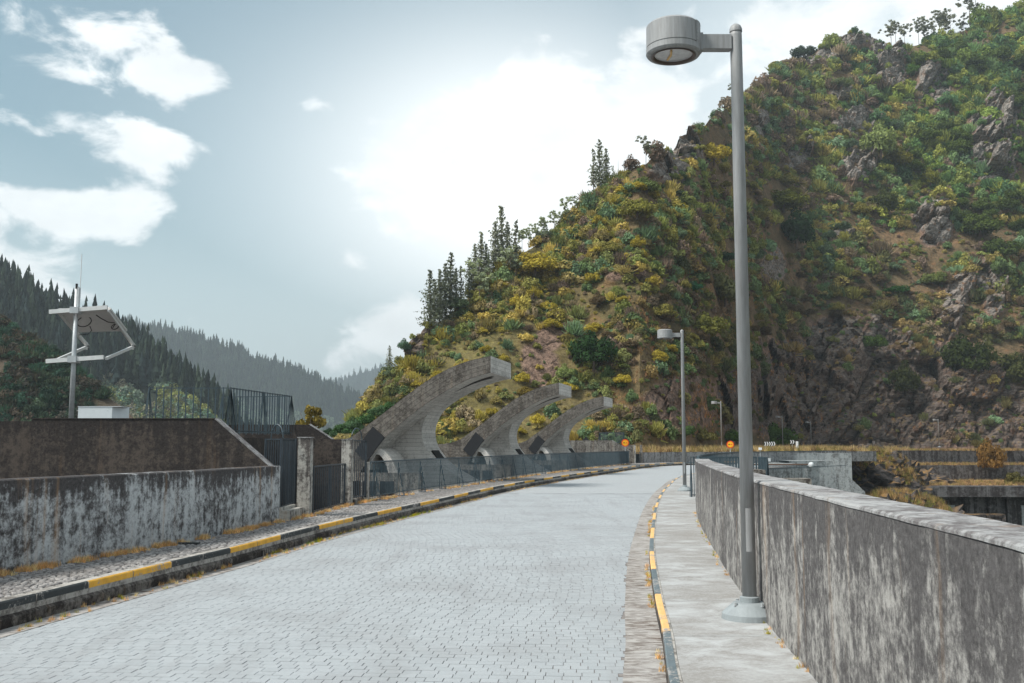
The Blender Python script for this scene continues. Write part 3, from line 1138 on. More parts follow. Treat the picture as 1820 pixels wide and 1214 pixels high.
ab = bobj('abutment_wall', (20.6, 33.5, 98.9, 101, -11, .94), 'abut', 'high grey abutment wall dropping below the road bend', 'wall')
MB().box(20.6, 33.4, 98.86, 98.9, -2.4, -2.1).build('rib', M['abut'], ab)
ab2 = bobj('spillway_block', (20.6, 25.6, 87, 97, -11, .08), 'abut', 'lower concrete block with a rusty edge in front of the abutment wall', 'concrete block')
MB().box(20.55, 25.65, 86.9, 87.3, .03, .13).build('rusty_edge', flat_mat('rusty_edge', (.16, .085, .05), .9, 0, .4), ab2)
mb = MB().add([(25.7, 93, -11), (33, 94, -11), (33, 94, -2.6), (30, 94, .3), (25.7, 93, .3), (25.7, 97, -11), (33, 98, -11), (33, 98, -2.6), (30, 98, .3), (25.7, 97, .3)],
              [(0, 1, 2, 3, 4), (5, 9, 8, 7, 6), (3, 8, 9, 4), (2, 7, 8, 3), (1, 6, 7, 2)])
mb.build('abutment_wing', M['abut'], label='pale raked concrete wing beside the rocky outcrop', cat='wall')
o = empty('floodlight', (25.9, 86.8, .08), label='white floodlight on the right end of the lower concrete block', cat='floodlight')
MB().tube([(0, 0, 0), (0, 0, .25)], .04).build('stem', M['galv'], o)
MB().lathe([(.02, -.3), (.2, -.22), (.24, 0), (.18, .16), (.02, .2)], 12).build('lamp_housing', M['sign_white'], o)
o = empty('camera_post', (23.2, 93.6, -.1), label='thin post with a small white camera housing before the far wall', cat='camera post')
MB().tube([(0, 0, 0), (0, 0, 1.42)], .04).build('post', M['galv'], o)
MB().box(-.13, .13, -.1, .1, 1.4, 1.62).build('housing', M['sign_white'], o)
MB().box(24.6, 25.0, 96.9, 97.1, .17, .5).build('junction_box', M['sign_white'], label='small white box standing on the rusty edged block', cat='box')
# steps behind the parapet
st = empty('access_steps', (6.2, 28.6, 0), label='short rough concrete steps rising behind the parapet end', cat='steps')
MB().box(-.85, .95, -.3, .3, -3, 1.02).build('step', M['wall'], st)
MB().box(.2, 2.0, -1.1, -.5, -3, .80).build('step', M['wall'], st)

# right-hand railing: along the road bend and round the access platform
g = empty('railing_fence', (4.78, 25.7, .1), label='blue grey railing continuing the parapet round the right hand bend', cat='railing')
of2 = np.array([-4.78, -25.7, -.1])


def rb(mb, name, m=None):
    mb.v = [tuple(np.array(p) + of2) for p in mb.v]
    return mb.build(name, m or M['fence'], g)


rb(sweep(RAIL_R, [(-.03, 1.28), (-.03, 1.34), (.05, 1.34), (.05, 1.28)]), 'rail')
rb(sweep(RAIL_R, [(-.012, .2), (-.012, .24), (.012, .24), (.012, .2)]), 'rail')
s = arc(RAIL_R)
for k_, t in enumerate(np.arange(0, s[-1], .22)[:230]):
    x, yq = np.interp(t, s, RAIL_R[:, 0]), np.interp(t, s, RAIL_R[:, 1])
    rb(MB().bar((x, yq, .12), (x, yq, 1.3), .016), 'bar')
g2 = cage((6.5, 30), 'platform_railing', 'blue grey barred railing enclosing the access platform behind the parapet', [[(5.4, 29.3), (7.55, 29.6), (7.75, 31.5)], [(5.6, 31.4), (7.7, 31.6)]], .1, 1.36, .09, 'fence', .05)
MB().box(4.9, 7.9, 25.8, 32.5, -6, .05).build('access_platform', M['wall'], kind='structure')


# ================================================================== ARCHES
EXT = [(0, 5.3), (-.64, 5.18), (-1.29, 5.0), (-1.94, 4.73), (-2.6, 4.38), (-3.25, 3.95), (-3.91, 3.48), (-4.56, 3.0), (-5.24, 2.52), (-5.9, 2.06)]
INT = [(0, 4.62), (-.33, 4.54), (-.96, 4.34), (-1.62, 4.02), (-2.25, 3.66), (-2.91, 3.24), (-3.56, 2.75), (-4.02, 2.37), (-4.45, 1.99), (-5.2, 1.06)]
CCV = [(0, 4.62), (-.5, 4.53), (-1.28, 4.27), (-1.85, 4.02), (-2.4, 3.72), (-2.94, 3.34), (-3.27, 2.9), (-3.43, 2.42), (-3.42, 2.03), (-3.27, 1.62), (-2.92, 1.17), (-2.5, .8), (-1.59, .28), (-.6, -.2), (.5, -.7), (1.6, -1.5)]


def resample(c, n):
    return smooth_path(c, 1e9) if n == 0 else _rs(np.array(c), n)


def _rs(c, n):
    p = smooth_path(c, .05)
    s = arc(p)
    t = np.linspace(0, s[-1], n)
    return np.stack([np.interp(t, s, p[:, 0]), np.interp(t, s, p[:, 1])], 1)


def slabstrip(A, B, w0, w1, curveuv):
    """solid between polylines A (outer) and B (inner) from w0 to w1"""
    n = len(A)
    sa, sb = arc(A), arc(B)
    near = MB()
    rest_ = MB()
    for w, mbx in ((w0, near), (w1, rest_)):
        v, uv = [], []
        for i in range(n):
            for j, q in enumerate((A[i], B[i])):
                v.append((q[0], w, q[1]))
                uv.append(((sa[i] + sb[i]) / 2, j * .68 + .01) if curveuv else (q[0] + .01, q[1]))
        mbx.add(v, [(2 * i, 2 * i + 1, 2 * i + 3, 2 * i + 2) for i in range(n - 1)], 0, uv)
    for c_, s_, kk in ((A, sa, 0), (B, sb, 1)):
        v, uv = [], []
        for i in range(n):
            v += [(c_[i][0], w0, c_[i][1]), (c_[i][0], w1, c_[i][1])]
            uv += [(.01, s_[i]), (w1 - w0, s_[i])]
        rest_.add(v, [(2 * i, 2 * i + 1, 2 * i + 3, 2 * i + 2) for i in range(n - 1)], 0, uv)
    for i in (0, n - 1):
        v = [(A[i][0], w0, A[i][1]), (A[i][0], w1, A[i][1]), (B[i][0], w1, B[i][1]), (B[i][0], w0, B[i][1])]
        rest_.add(v, [(0, 1, 2, 3)], 0, [(.01, A[i][1]), (1, A[i][1]), (1, B[i][1]), (.01, B[i][1])])
    return near, rest_


def arch(loc, yaw, lab, full=True):
    g = empty('spillway_arch' if full else 'spillway_pier', (loc[0], loc[1], 0), -yaw, label=lab, cat='concrete arch' if full else 'pier', group='curved concrete arches beyond the railing' if full else None)
    n = 30
    if full:
        A, B = _rs(EXT, n), _rs(INT, n)
        near, rs = slabstrip(A, B, 0, 1.10, True)
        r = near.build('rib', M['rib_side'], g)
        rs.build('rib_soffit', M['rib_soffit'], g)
        # slot strip
        B2 = B.copy()
        for i in range(n):
            t = (-B2[i][0] - .25) / 1.55
            if 0 < t < 1:
                B2[i][1] += .60 * (1 - t) * min(1, t * 8)
        nr, rs = slabstrip(A, B2, 1.102, 1.80, True)
        rs.add(nr.v, nr.f, 0, nr.uv)
        rs.build('slot', M['rib_soffit'], g)
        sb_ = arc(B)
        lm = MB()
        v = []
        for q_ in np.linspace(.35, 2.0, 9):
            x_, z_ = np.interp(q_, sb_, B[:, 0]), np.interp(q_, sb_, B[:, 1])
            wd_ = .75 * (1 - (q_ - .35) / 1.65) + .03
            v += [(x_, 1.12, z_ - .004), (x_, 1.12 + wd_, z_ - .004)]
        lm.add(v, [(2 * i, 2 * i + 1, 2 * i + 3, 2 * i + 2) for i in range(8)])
        lm.build('slot_opening', M['dark_wall'], g)  # dark plate under the soffit, painting in the shade of the slot
        # the fin with the C-shaped face
        C1 = _rs(CCV, 46)
        k0 = int(np.argmin(C1[:, 0]))
        left = []
        sA = arc(A)
        for i in range(46):
            if i <= k0:
                t = i / k0
                left.append([np.interp(t * sA[-1], sA, A[:, 0]), np.interp(t * sA[-1], sA, A[:, 1])])
            else:
                t = (i - k0) / (45 - k0)
                left.append([-5.9, 2.06 - t * 5.0])
        nr, rs = slabstrip(np.array(left), C1, 1.802, 3.8, False)
        nr.build('web', M['rib_soffit'], g)
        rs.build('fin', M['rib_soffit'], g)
        # dark block put in for the shade of a small hole in the C face
        MB().obox((-3.02, 2.75, 1.3), np.array([.13, 0, -.17]), (0, .5, 0), np.array([.035, 0, .03])).build('hole_shade', M['dark'], g)
    # low wall towards the reservoir
    prism([(-14, -3), (-5.9, -3), (-5.5, .6), (-5.2, 1.06), (-5.9, 2.06), (-6.5, 1.86), (-7.5, 1.74), (-14, 1.70)], 0, 1.8).build('pier_wall', M['rib_side'], g)
    ctr = np.array([-5.085, -.02, 1.757])
    a = np.array([.26, 0, -.22]) * 1.0
    b_ = np.array([.38, 0, .50])
    MB().obox(ctr, a, (0, .05, 0), b_ * 1.0).build('steel_plate', M['steel_plate'], g)
    # little vault beside the plate
    O = _rs([(-5.25, .75), (-5.1, 1.2), (-4.83, 1.58), (-4.5, 1.5), (-4.15, 1.1), (-3.85, .5), (-3.6, -.3)], 16)
    I = _rs([(-5.12, .7), (-4.98, 1.1), (-4.83, 1.36), (-4.62, 1.24), (-4.42, .9), (-4.3, .4), (-4.25, -.3)], 16)
    nr, rs = slabstrip(O, I, .1, 1.7, True)
    rs.add(nr.v, nr.f, 0, nr.uv)
    rs.build('vault', M['rib_soffit'], g)
    MB().box(-5.05, -4.38, 1.2, 1.3, -3, 1.12).build('vault_back', M['dark'], g)  # dark box put in as the shade inside the vault
    # lower chamber wall with a window grid
    w = MB().box(-6.4, -2.6, -.9, -.7, -1.4, .62).build('chamber_wall', M['wall'], g)
    for r_ in range(2):
        for c_ in range(3):
            x0 = -5.75 + c_ * .72
            z0 = -.95 + r_ * .68
            MB().box(x0, x0 + .58, -.915, -.9, z0, z0 + .56).build('window', M['window'], w)
    MB().box(-6.4, -2.5, -1.1, -.93, -1.16, -1.08).build('ledge', M['coping'], w)
    return g


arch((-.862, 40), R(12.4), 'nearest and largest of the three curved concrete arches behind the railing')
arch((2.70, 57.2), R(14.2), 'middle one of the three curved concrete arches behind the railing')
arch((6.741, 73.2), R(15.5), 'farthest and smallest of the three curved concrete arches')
arch((11.3, 87.5), R(17), 'end pier with a slanted dark steel plate but no arch', False)


# ================================================================== STREET LAMPS
def make_lamp():
    g = empty('street_lamp', (0, 0, 0), cat='street lamp', group='drum headed street lamps along the road')
    MB().tube([(0, 0, .12), (0, 0, 5.62), (0, 0, 5.68)], [.066, .058, .055], 20).build('pole', M['lamp'], g, True)
    MB().lathe([(.062, 5.66), (.062, 5.69), (.05, 5.72), (.025, 5.74), (.001, 5.745)], 20).build('pole_cap', M['lamp'], g, True)
    ft_ = MB().lathe([(.001, .155), (.13, .155), (.15, .15), (.255, .055), (.262, .0), (.001, .0)], 36).build('foot', M['lamp_base'], g)
    MB().lathe([(.09, .154), (.09, .20), (.064, .21)], 20).build('collar', M['lamp_base'], ft_)
    for t in range(4):
        a = t * math.pi / 2 + .5
        MB().lathe([(.016, 0), (.016, .03), (.001, .032)], 6, (.17 * math.cos(a), .17 * math.sin(a), .13)).build('bolt', M['galv'], ft_)
    dv = []
    for z_ in (.62, 1.02):
        for t in np.linspace(-2.1, -1.25, 6):
            dv.append((.0675 * math.cos(t), .0675 * math.sin(t), z_))
    MB().add(dv, [(i, i + 1, i + 7, i + 6) for i in range(5)]).build('access_door', M['lamp'], g)
    am = MB().box(-.36, -.055, -.05, .05, 5.475, 5.62).build('arm', M['lamp'], g)
    MB().box(-.365, -.335, -.062, .062, 5.462, 5.632).build('flange', M['lamp'], am)
    h = MB().lathe([(.001, 5.735), (.235, 5.735), (.262, 5.71), (.264, 5.50), (.258, 5.498), (.258, 5.492), (.267, 5.488), (.267, 5.435), (.255, 5.418), (.235, 5.412), (.205, 5.414), (.2, 5.43)],
                   48, (-.62, 0, 0)).build('lamp_head', M['lamp'], g)
    MB().lathe([(.205, 5.411), (.218, 5.405), (.205, 5.402), (.192, 5.409), (.186, 5.432)], 40, (-.62, 0, 0)).build('rim', M['lamp_ring'], h)
    MB().lathe([(.001, 5.43), (.19, 5.43)], 40, (-.62, 0, 0)).build('lens', M['lens'], h)
    MB().tube([(-.66, -.12, 5.425), (-.645, 0, 5.422), (-.66, .12, 5.425)], .011, 8).build('tube', M['tube'], h)
    # riveted seam plate on the housing
    v = []
    for z in (5.49, 5.715):
        for t in np.linspace(-.75, .35, 10):
            v.append((-.62 + .2665 * math.cos(t), .2665 * math.sin(t), z))
    MB().add(v, [(i, i + 1, i + 11, i + 10) for i in range(9)]).build('seam_plate', M['lamp'], h)
    rv = MB()
    for z in (5.51, 5.545, 5.58, 5.615, 5.65, 5.69):
        for t in (-.71, .31):
            rv.lathe([(.0055, 0), (.001, .004)], 5, (-.62 + .268 * math.cos(t), .268 * math.sin(t), z))
    for t in np.linspace(-.6, .2, 5):
        for z in (5.505, 5.70):
            rv.lathe([(.0055, 0), (.001, .004)], 5, (-.62 + .268 * math.cos(t), .268 * math.sin(t), z))
    rv.build('rivets', M['lamp_ring'], h, kind='stuff')
    return g


lamp = make_lamp()
lamp.location = (2.21, 9.46, .1)
lamp['label'] = 'nearest tall grey street lamp with drum head, standing on the walkway beside the parapet'
lamp_spots = [((6.10, 35.5, .1), 'second street lamp along the walkway, at the end of the parapet', 0),
              ((24.3, 116, 1.1), 'third street lamp, on the bend behind the far wall', 0),
              ((46.0, 170, 1.0), 'street lamp in front of the bright green shrub beside the chevron boards', 0),
              ((61.3, 205, .9), 'street lamp against the slate cliff right of the two chevron board', 0),
              ((87.5, 205, 1.4), 'street lamp farthest to the right below the dark cliff', 0)]
for loc, lab, rz in lamp_spots:
    c = copy_tree(lamp)
    c.location = loc
    c.rotation_euler.z = rz
    c['label'] = lab
    if loc[1] > 100:
        c.scale = (1.25, 1.25, 1)


# ================================================================== SIGNS
def disc_sign(loc, H, r, lab):
    g = empty('road_sign', loc, label=lab, cat='road sign')
    MB().tube([(0, 0, 0), (0, 0, H + r * .9)], .035, 8).build('post', M['galv'], g)

    def disc(rad, y0, y1, m, nm, par):
        mb = MB()
        n = 32
        v = [(rad * math.cos(2 * math.pi * i / n), y, H + rad * math.sin(2 * math.pi * i / n)) for y in (y0, y1) for i in range(n)]
        mb.add(v, [tuple(range(n)), tuple(range(n, 2 * n))[::-1]] + [(i, (i + 1) % n, (i + 1) % n + n, i + n) for i in range(n)])
        return mb.build(nm, m, par)
    p = disc(r, -.06, -.04, M['sign_red'], 'plate', g)
    disc(r * .76, -.066, -.0605, M['sign_yellow'], 'face', p)
    # two small cars side by side, the left one dark, the right one red
    for sx, m in ((-1, M['sign_black']), (1, M['sign_red'])):
        mb = MB()
        c = sx * r * .32
        pts = [(-.21, -.10), (.21, -.10), (.23, .02), (.14, .05), (.09, .15), (-.09, .15), (-.14, .05), (-.23, .02)]
        mb.add([(c + x * r * 1.05, -.070, H + z * r * 1.05) for x, z in pts] + [(c + x * r * 1.05, -.0665, H + z * r * 1.05) for x, z in pts],
               [tuple(range(8)), tuple(range(8, 16))[::-1]] + [(i, (i + 1) % 8, (i + 1) % 8 + 8, i + 8) for i in range(8)])
        mb.build('car_symbol', m, p)
    return g


disc_sign(tuple(G(1111.5, 824, .25)[:2] * np.array([80.5 / G(1111.5, 824, .25)[1]] * 2)) + (.25,), 1.67, .30, 'round yellow sign with red rim on a post beside the far end of the railing')
disc_sign((19.75, 90.6, .9), .9, .335, 'round yellow sign with red rim just above the far wall near the bend')


def chevrons(loc, n, w, h, lab, H):
    g = empty('chevron_sign', loc, label=lab, cat='chevron sign', group='black and white chevron boards on the bend')
    W = n * w
    b_ = MB().box(0, W, -.03, 0, H, H + h).build('board', M['sign_black'], g)
    for i in range(n):
        x = i * w + w * .12
        t = w * .42
        a = w * .38
        v = [(x, H + .02), (x + t, H + .02), (x + t + a, H + h / 2), (x + t, H + h - .02), (x, H + h - .02), (x + a, H + h / 2)]
        MB().add([(p[0], -.035, p[1]) for p in v] + [(p[0], -.0305, p[1]) for p in v],
                 [(0, 1, 2, 5), (5, 2, 3, 4), (0, 6, 7, 1), (1, 7, 8, 2), (2, 8, 9, 3), (3, 9, 10, 4), (4, 10, 11, 5), (5, 11, 6, 0)]).build('chevron', M['sign_white'], b_)
    for x in ((W * .1, W * .62) if n > 2 else (W * .5,)):
        MB().tube([(x, 0, -.2), (x, 0, H)], .03, 6).build('post', M['galv'], g)
    return g


q = P(1358, 793, 110)
chevrons((q[0], 110, .9), 5, .25, .5, 'wide board of five white chevrons left of the green shrub lamp', q[2] - .9)
q = P(1404, 789, 118)
chevrons((q[0], 118, .9), 2, .27, .45, 'small board of two white chevrons right of the wide chevron board', q[2] - .9)
q = P(1417, 800, 119)
g = MB().box(q[0] - .12, q[0] + .12, 118.9, 119.1, .9, 2.2).build('marker_post', M['sign_white'], label='plain pale marker post beside the small chevron board', cat='post')

# ================================================================== SOLAR MAST AND CABINET
g = empty('solar_mast', (-10.6, 24, 1.88), label='galvanised mast with tilted solar panel, bent arms and whip antenna on the upper left', cat='mast')
z = lambda a: a - 1.88
MB().tube([(0, 0, 0), (0, 0, z(5.55))], [.062, .05], 12).build('pole', M['galv'], g, True)
MB().tube([(.07, -.03, z(5.0)), (.07, -.03, z(5.52))], .035, 8).build('antenna_base', M['galv'], g)
MB().tube([(.09, -.03, z(5.5)), (.09, -.03, z(6.35))], .008, 6).build('whip_antenna', M['alu'], g)
MB().tube([(-.0, -.03, z(5.5)), (.0, -.03, z(5.62))], .03, 8).build('cap', M['cable'], g)
MB().bar((-.60, -.1, z(4.92)), (.80, -.1, z(5.03)), .06, .10).build('upper_bar', M['alu'], g)
MB().bar((-.62, -.1, z(3.72)), (.76, -.1, z(3.82)), .06, .10).build('lower_bar', M['alu'], g)
for x, nm in ((-.40, 0), (.80, 1)):
    a, b_, c_ = (x, -.05, z(4.93 + .04 * nm)), (x, 1.7, z(4.26)), (x, -.05, z(3.75 + .04 * nm))
    arm = MB().bar(a, b_, .05, .09).build('arm', M['alu'], g)
    MB().bar(b_, c_, .05, .07).build('brace', M['alu'], g)
    MB().bar((x - .04, 1.7, z(4.18)), (x - .04, 1.7, z(4.36)), .05, .05).build('bracket', M['alu'], g)
pn = MB().obox((.20, .52, z(4.78) + .02), (.62, 0, .02), (0, .55, -.215), (0, .006, .016)).build('solar_panel', M['panel_back'], g)
for a, b_ in (((-.42, 1.07, z(4.585)), (.82, 1.07, z(4.625))), ((.82, -.03, z(5.01)), (.82, 1.07, z(4.6)))):
    MB().bar(a, b_, .05, .05).build('frame', M['alu'], pn)
for c_, rr, t0, t1 in (((.08, .3, z(4.78)), .17, 0, 6.28), ((.72, .6, z(4.69)), .085, 0, 6.28)):
    pts = [(c_[0] + rr * math.cos(t), c_[1] + rr * .5 * math.sin(t), c_[2] - .05 + rr * math.sin(t) * .8) for t in np.linspace(t0, t1, 22)]
    MB().tube(pts, .012, 6).build('cable', M['cable'], pn)
MB().tube([(.45, .1, z(4.87)), (.52, .25, z(4.80)), (.60, .45, z(4.74)), (.78, .5, z(4.72)), (.66, .62, z(4.62))], .012, 6).build('cable', M['cable'], pn)
MB().tube([(.2, .35, z(4.63)), (.24, .38, z(4.52)), (.15, .35, z(4.42)), (.05, .1, z(4.38))], .01, 6).build('cable', M['cable'], pn)
for zz in (4.96, 3.77):
    MB().box(-.09, .12, -.16, .09, z(zz) - .08, z(zz) + .08).build('clamp', M['galv'], g)

g = empty('equipment_cabinet', (-9.1, 22, 1.88), label='low white equipment cabinet on the platform beside the solar mast', cat='cabinet')
MB().box(-.34, .40, -.3, .3, 0, .66).build('body', M['white'], g)
MB().add([(.40, -.3, 0), (.62, .1, 0), (.62, .1, .66), (.40, -.3, .66), (.40, .3, 0), (.40, .3, .66)], [(0, 1, 2, 3), (1, 4, 5, 2), (3, 2, 5)]).build('side_door', M['white'], g)
MB().box(-.35, .60, -.31, .31, .661, .672).build('lid', M['white'], g)
for x in (-.36, .3):
    MB().lathe([(.012, 0), (.001, .01)], 6, (x, -.302, .58)).build('bolt', M['galv'], g)

# ================================================================== FOLIAGE PROTOTYPES
def quads(c, nrm, size, aspect=1.6, r=None):
    """one leaf quad per row: centre, normal, half size"""
    n = len(c)
    r = r or rng
    nrm = nrm / (np.linalg.norm(nrm, axis=1)[:, None] + 1e-9)
    t = r.normal(size=(n, 3))
    u = np.cross(nrm, t)
    u /= np.linalg.norm(u, axis=1)[:, None] + 1e-9
    w = np.cross(nrm, u)
    s = np.asarray(size).reshape(-1, 1) if np.ndim(size) else np.full((n, 1), size)
    u = u * s * aspect
    w = w * s
    v = np.stack([c - u, c - w * .8, c + u, c + w * .8], 1).reshape(-1, 3)
    return v, np.arange(4 * n).reshape(n, 4)


def bush_mesh(name, seed, clumps=14, leaves=700, size=.085, flat=.75, spread=.62, cr=(.26, .48)):
    r = np.random.default_rng(seed)
    th = r.uniform(0, 2 * math.pi, clumps)
    rad = np.sqrt(r.uniform(0, 1, clumps)) * spread
    cz = r.uniform(.1, 1, clumps) * (1 - (rad / spread) ** 2 * .65) * flat
    cc = np.stack([rad * np.cos(th), rad * np.sin(th), cz], 1)
    rr = r.uniform(*cr, clumps)
    k = r.choice(clumps, leaves, p=rr ** 2 / (rr ** 2).sum())
    d = r.normal(size=(leaves, 3))
    d[:, 2] = np.abs(d[:, 2]) * 1.15 - .55
    d /= np.linalg.norm(d, axis=1)[:, None]
    shell = rr[k] * r.uniform(.72, 1.06, leaves)
    c = cc[k] + d * shell[:, None]
    c[:, 2] = np.maximum(c[:, 2], -.02)
    nrm = d + r.normal(size=(leaves, 3)) * .55
    v, f = quads(c, nrm, size * r.uniform(.6, 1.35, leaves), 1.5, r)
    lv = np.repeat(np.clip(r.beta(2, 2.2, leaves) + r.uniform(-.25, .25, clumps)[k], 0, 1), 4)
    # a dark twiggy core keeps the crown from being seen through everywhere
    return np_mesh(name, v, f, attrs={'lv': lv})


def twig_bush_mesh(name, seed, n=420):
    """upright broom-like sprays"""
    r = np.random.default_rng(seed)
    th = r.uniform(0, 2 * math.pi, n)
    lean = np.abs(r.normal(0, .5, n))
    d = np.stack([np.cos(th) * np.sin(lean), np.sin(th) * np.sin(lean), np.cos(lean)], 1)
    L = r.uniform(.55, 1.1, n)
    base = np.stack([r.normal(0, .18, n), r.normal(0, .18, n), np.zeros(n)], 1)
    a = base + d * (L * .35)[:, None]
    b = base + d * L[:, None]
    s = np.cross(d, r.normal(size=(n, 3)))
    s /= np.linalg.norm(s, axis=1)[:, None]
    w = .045
    v = np.stack([a - s * w, a + s * w, b + s * w * .4, b - s * w * .4], 1).reshape(-1, 3)
    lv = np.repeat(r.uniform(0, 1, n), 4)
    return np_mesh(name, v, np.arange(4 * n).reshape(n, 4), attrs={'lv': lv})


def pine_mesh(name, seed, lo=.12, wid=.2, whorls=17, per=6, droop=.25, dens=10, crownpow=.85, size=.022, gap=0.):
    r = np.random.default_rng(seed)
    C, Nn, S = [], [], []
    for i in range(whorls):
        t = i / (whorls - 1)
        z = lo + (1 - lo) * t * .985
        rad = wid * (1 - t) ** crownpow * r.uniform(.7, 1.15) + .012
        a0 = r.uniform(0, 6.28)
        for j in range(per):
            if r.random() < gap:
                continue
            a = a0 + j * 2 * math.pi / per + r.uniform(-.3, .3)
            L = rad * r.uniform(.6, 1.15)
            m = max(3, int(dens * L / wid) + 2)
            s = np.linspace(.1, 1, m)
            x = np.cos(a) * L * s
            y = np.sin(a) * L * s
            zz = z - droop * L * s + .35 * L * s ** 2 * (.4 + t)
            C.append(np.stack([x, y, zz], 1) + r.normal(0, .011, (m, 3)))
            Nn.append(r.normal(0, 1, (m, 3)))
            S.append(size * (1.25 - s * .5) * r.uniform(.6, 1.3, m))
    c, nn, s = np.vstack(C), np.vstack(Nn), np.concatenate(S)
    v, f = quads(c, nn, s, 1.7, r)
    lv = np.repeat(r.uniform(0, .8, len(c)), 4)
    return np_mesh(name, v, f, attrs={'lv': lv})


def umbrella_pine_mesh(name, seed, lo=.5, n=9, rad=.16, size=.017, leaves=900):
    r = np.random.default_rng(seed)
    cc = np.stack([r.normal(0, rad * .6, n), r.normal(0, rad * .6, n), lo + (1 - lo) * r.uniform(.05, 1, n) * .92], 1)
    cc[0] = (0, 0, .95)
    rr = r.uniform(.022, .05, n)
    k = r.integers(0, n, leaves)
    d = r.normal(size=(leaves, 3))
    d /= np.linalg.norm(d, axis=1)[:, None]
    c = cc[k] + d * rr[k][:, None] * r.uniform(.3, 1.1, (leaves, 1)) * np.array([1.3, 1.3, 1.1])
    v, f = quads(c, d + r.normal(size=(leaves, 3)) * .7, size * r.uniform(.6, 1.4, leaves), 1.8, r)
    return np_mesh(name, v, f, attrs={'lv': np.repeat(r.uniform(0, .8, leaves), 4)}), cc


def pine_trunk(name, w=.011, top=.97, branches=None, seed=0):
    r = random.Random(seed)
    mb = MB()
    mb.tube([(0, 0, -.04), (.004, 0, .3), (-.004, .003, .65), (0, 0, top)], [w, w * .85, w * .6, w * .12], 7)
    for b in (branches if branches is not None else []):
        z0 = max(.25, b[2] - .08)
        mb.tube([(0, 0, z0), (b[0] * .6, b[1] * .6, (z0 + b[2]) / 2), tuple(b)], [w * .35, w * .22, w * .1], 5)
    if branches is None:
        for i in range(16):
            z0 = r.uniform(.12, .8)
            a = r.uniform(0, 6.28)
            L = .12 * (1.1 - z0)
            mb.tube([(0, 0, z0), (math.cos(a) * L, math.sin(a) * L, z0 + .01)], [w * .22, w * .08], 4)
    return mb.mesh(name, True)


def cone_tree(name, seed):
    """far conifer: ragged skirts of needles"""
    r = np.random.default_rng(seed)
    v, f = [], []
    for i in range(7):
        t = i / 7
        z0, z1 = .06 + t * .92, .06 + t * .92 + .24
        rad = .21 * (1 - t) ** .9 + .015
        m = 9
        o = len(v)
        for j in range(m):
            a = j * 2 * math.pi / m + r.uniform(-.2, .2)
            q = rad * r.uniform(.55, 1.25)
            v.append((q * math.cos(a), q * math.sin(a), z0 + r.uniform(-.04, .02)))
        v.append((r.normal(0, .008), r.normal(0, .008), min(z1, 1.02)))
        f += [(o + j, o + (j + 1) % m, o + m) for j in range(m)]
    v = np.array(v)
    return np_mesh(name, v, np.array(f), attrs={'lv': r.uniform(0, .75, len(v))})


def tuft_mesh(name, seed, n=26, h=1., lean=.5):
    r = np.random.default_rng(seed)
    th = r.uniform(0, 6.28, n)
    ln = np.abs(r.normal(0, lean, n))
    L = r.uniform(.4, 1.1, n) * h
    b = np.stack([r.normal(0, .22, n), r.normal(0, .22, n), np.zeros(n)], 1)
    d = np.stack([np.cos(th) * np.sin(ln), np.sin(th) * np.sin(ln), np.cos(ln)], 1)
    s = np.cross(d, r.normal(size=(n, 3)))
    s /= np.linalg.norm(s, axis=1)[:, None]
    w = .035
    t = b + d * L[:, None]
    v = np.stack([b - s * w, b + s * w, t], 1).reshape(-1, 3)
    return np_mesh(name, v, np.arange(3 * n).reshape(n, 3), attrs={'lv': np.repeat(r.uniform(0, 1, n), 3)})


PC = {}


def protos(key, meshes, m=None):
    c = bpy.data.collections.new(key)
    for i, me in enumerate(meshes):
        me.materials.append(m or M['leaf'])
        o = bpy.data.objects.new('%s_%02d' % (key, i), me)
        c.objects.link(o)
    PC[key] = c
    return c


protos('shrub_kind', [bush_mesh('shrub_mesh', 1, 16, 800, .07, 1.0, .6, (.2, .42)), bush_mesh('shrub_mesh', 2, 12, 700, .08, .85, .55, (.24, .46)), bush_mesh('shrub_mesh', 3, 22, 900, .062, 1.15, .55, (.16, .36)),
                      bush_mesh('shrub_mesh', 4, 14, 620, .085, .7, .75, (.16, .36)), twig_bush_mesh('shrub_mesh', 5), twig_bush_mesh('shrub_mesh', 6, 320)])
protos('conifer_kind', [cone_tree('conifer_mesh', 20 + i) for i in range(5)])
protos('tuft_kind', [tuft_mesh('tuft_mesh', 30 + i) for i in range(4)])


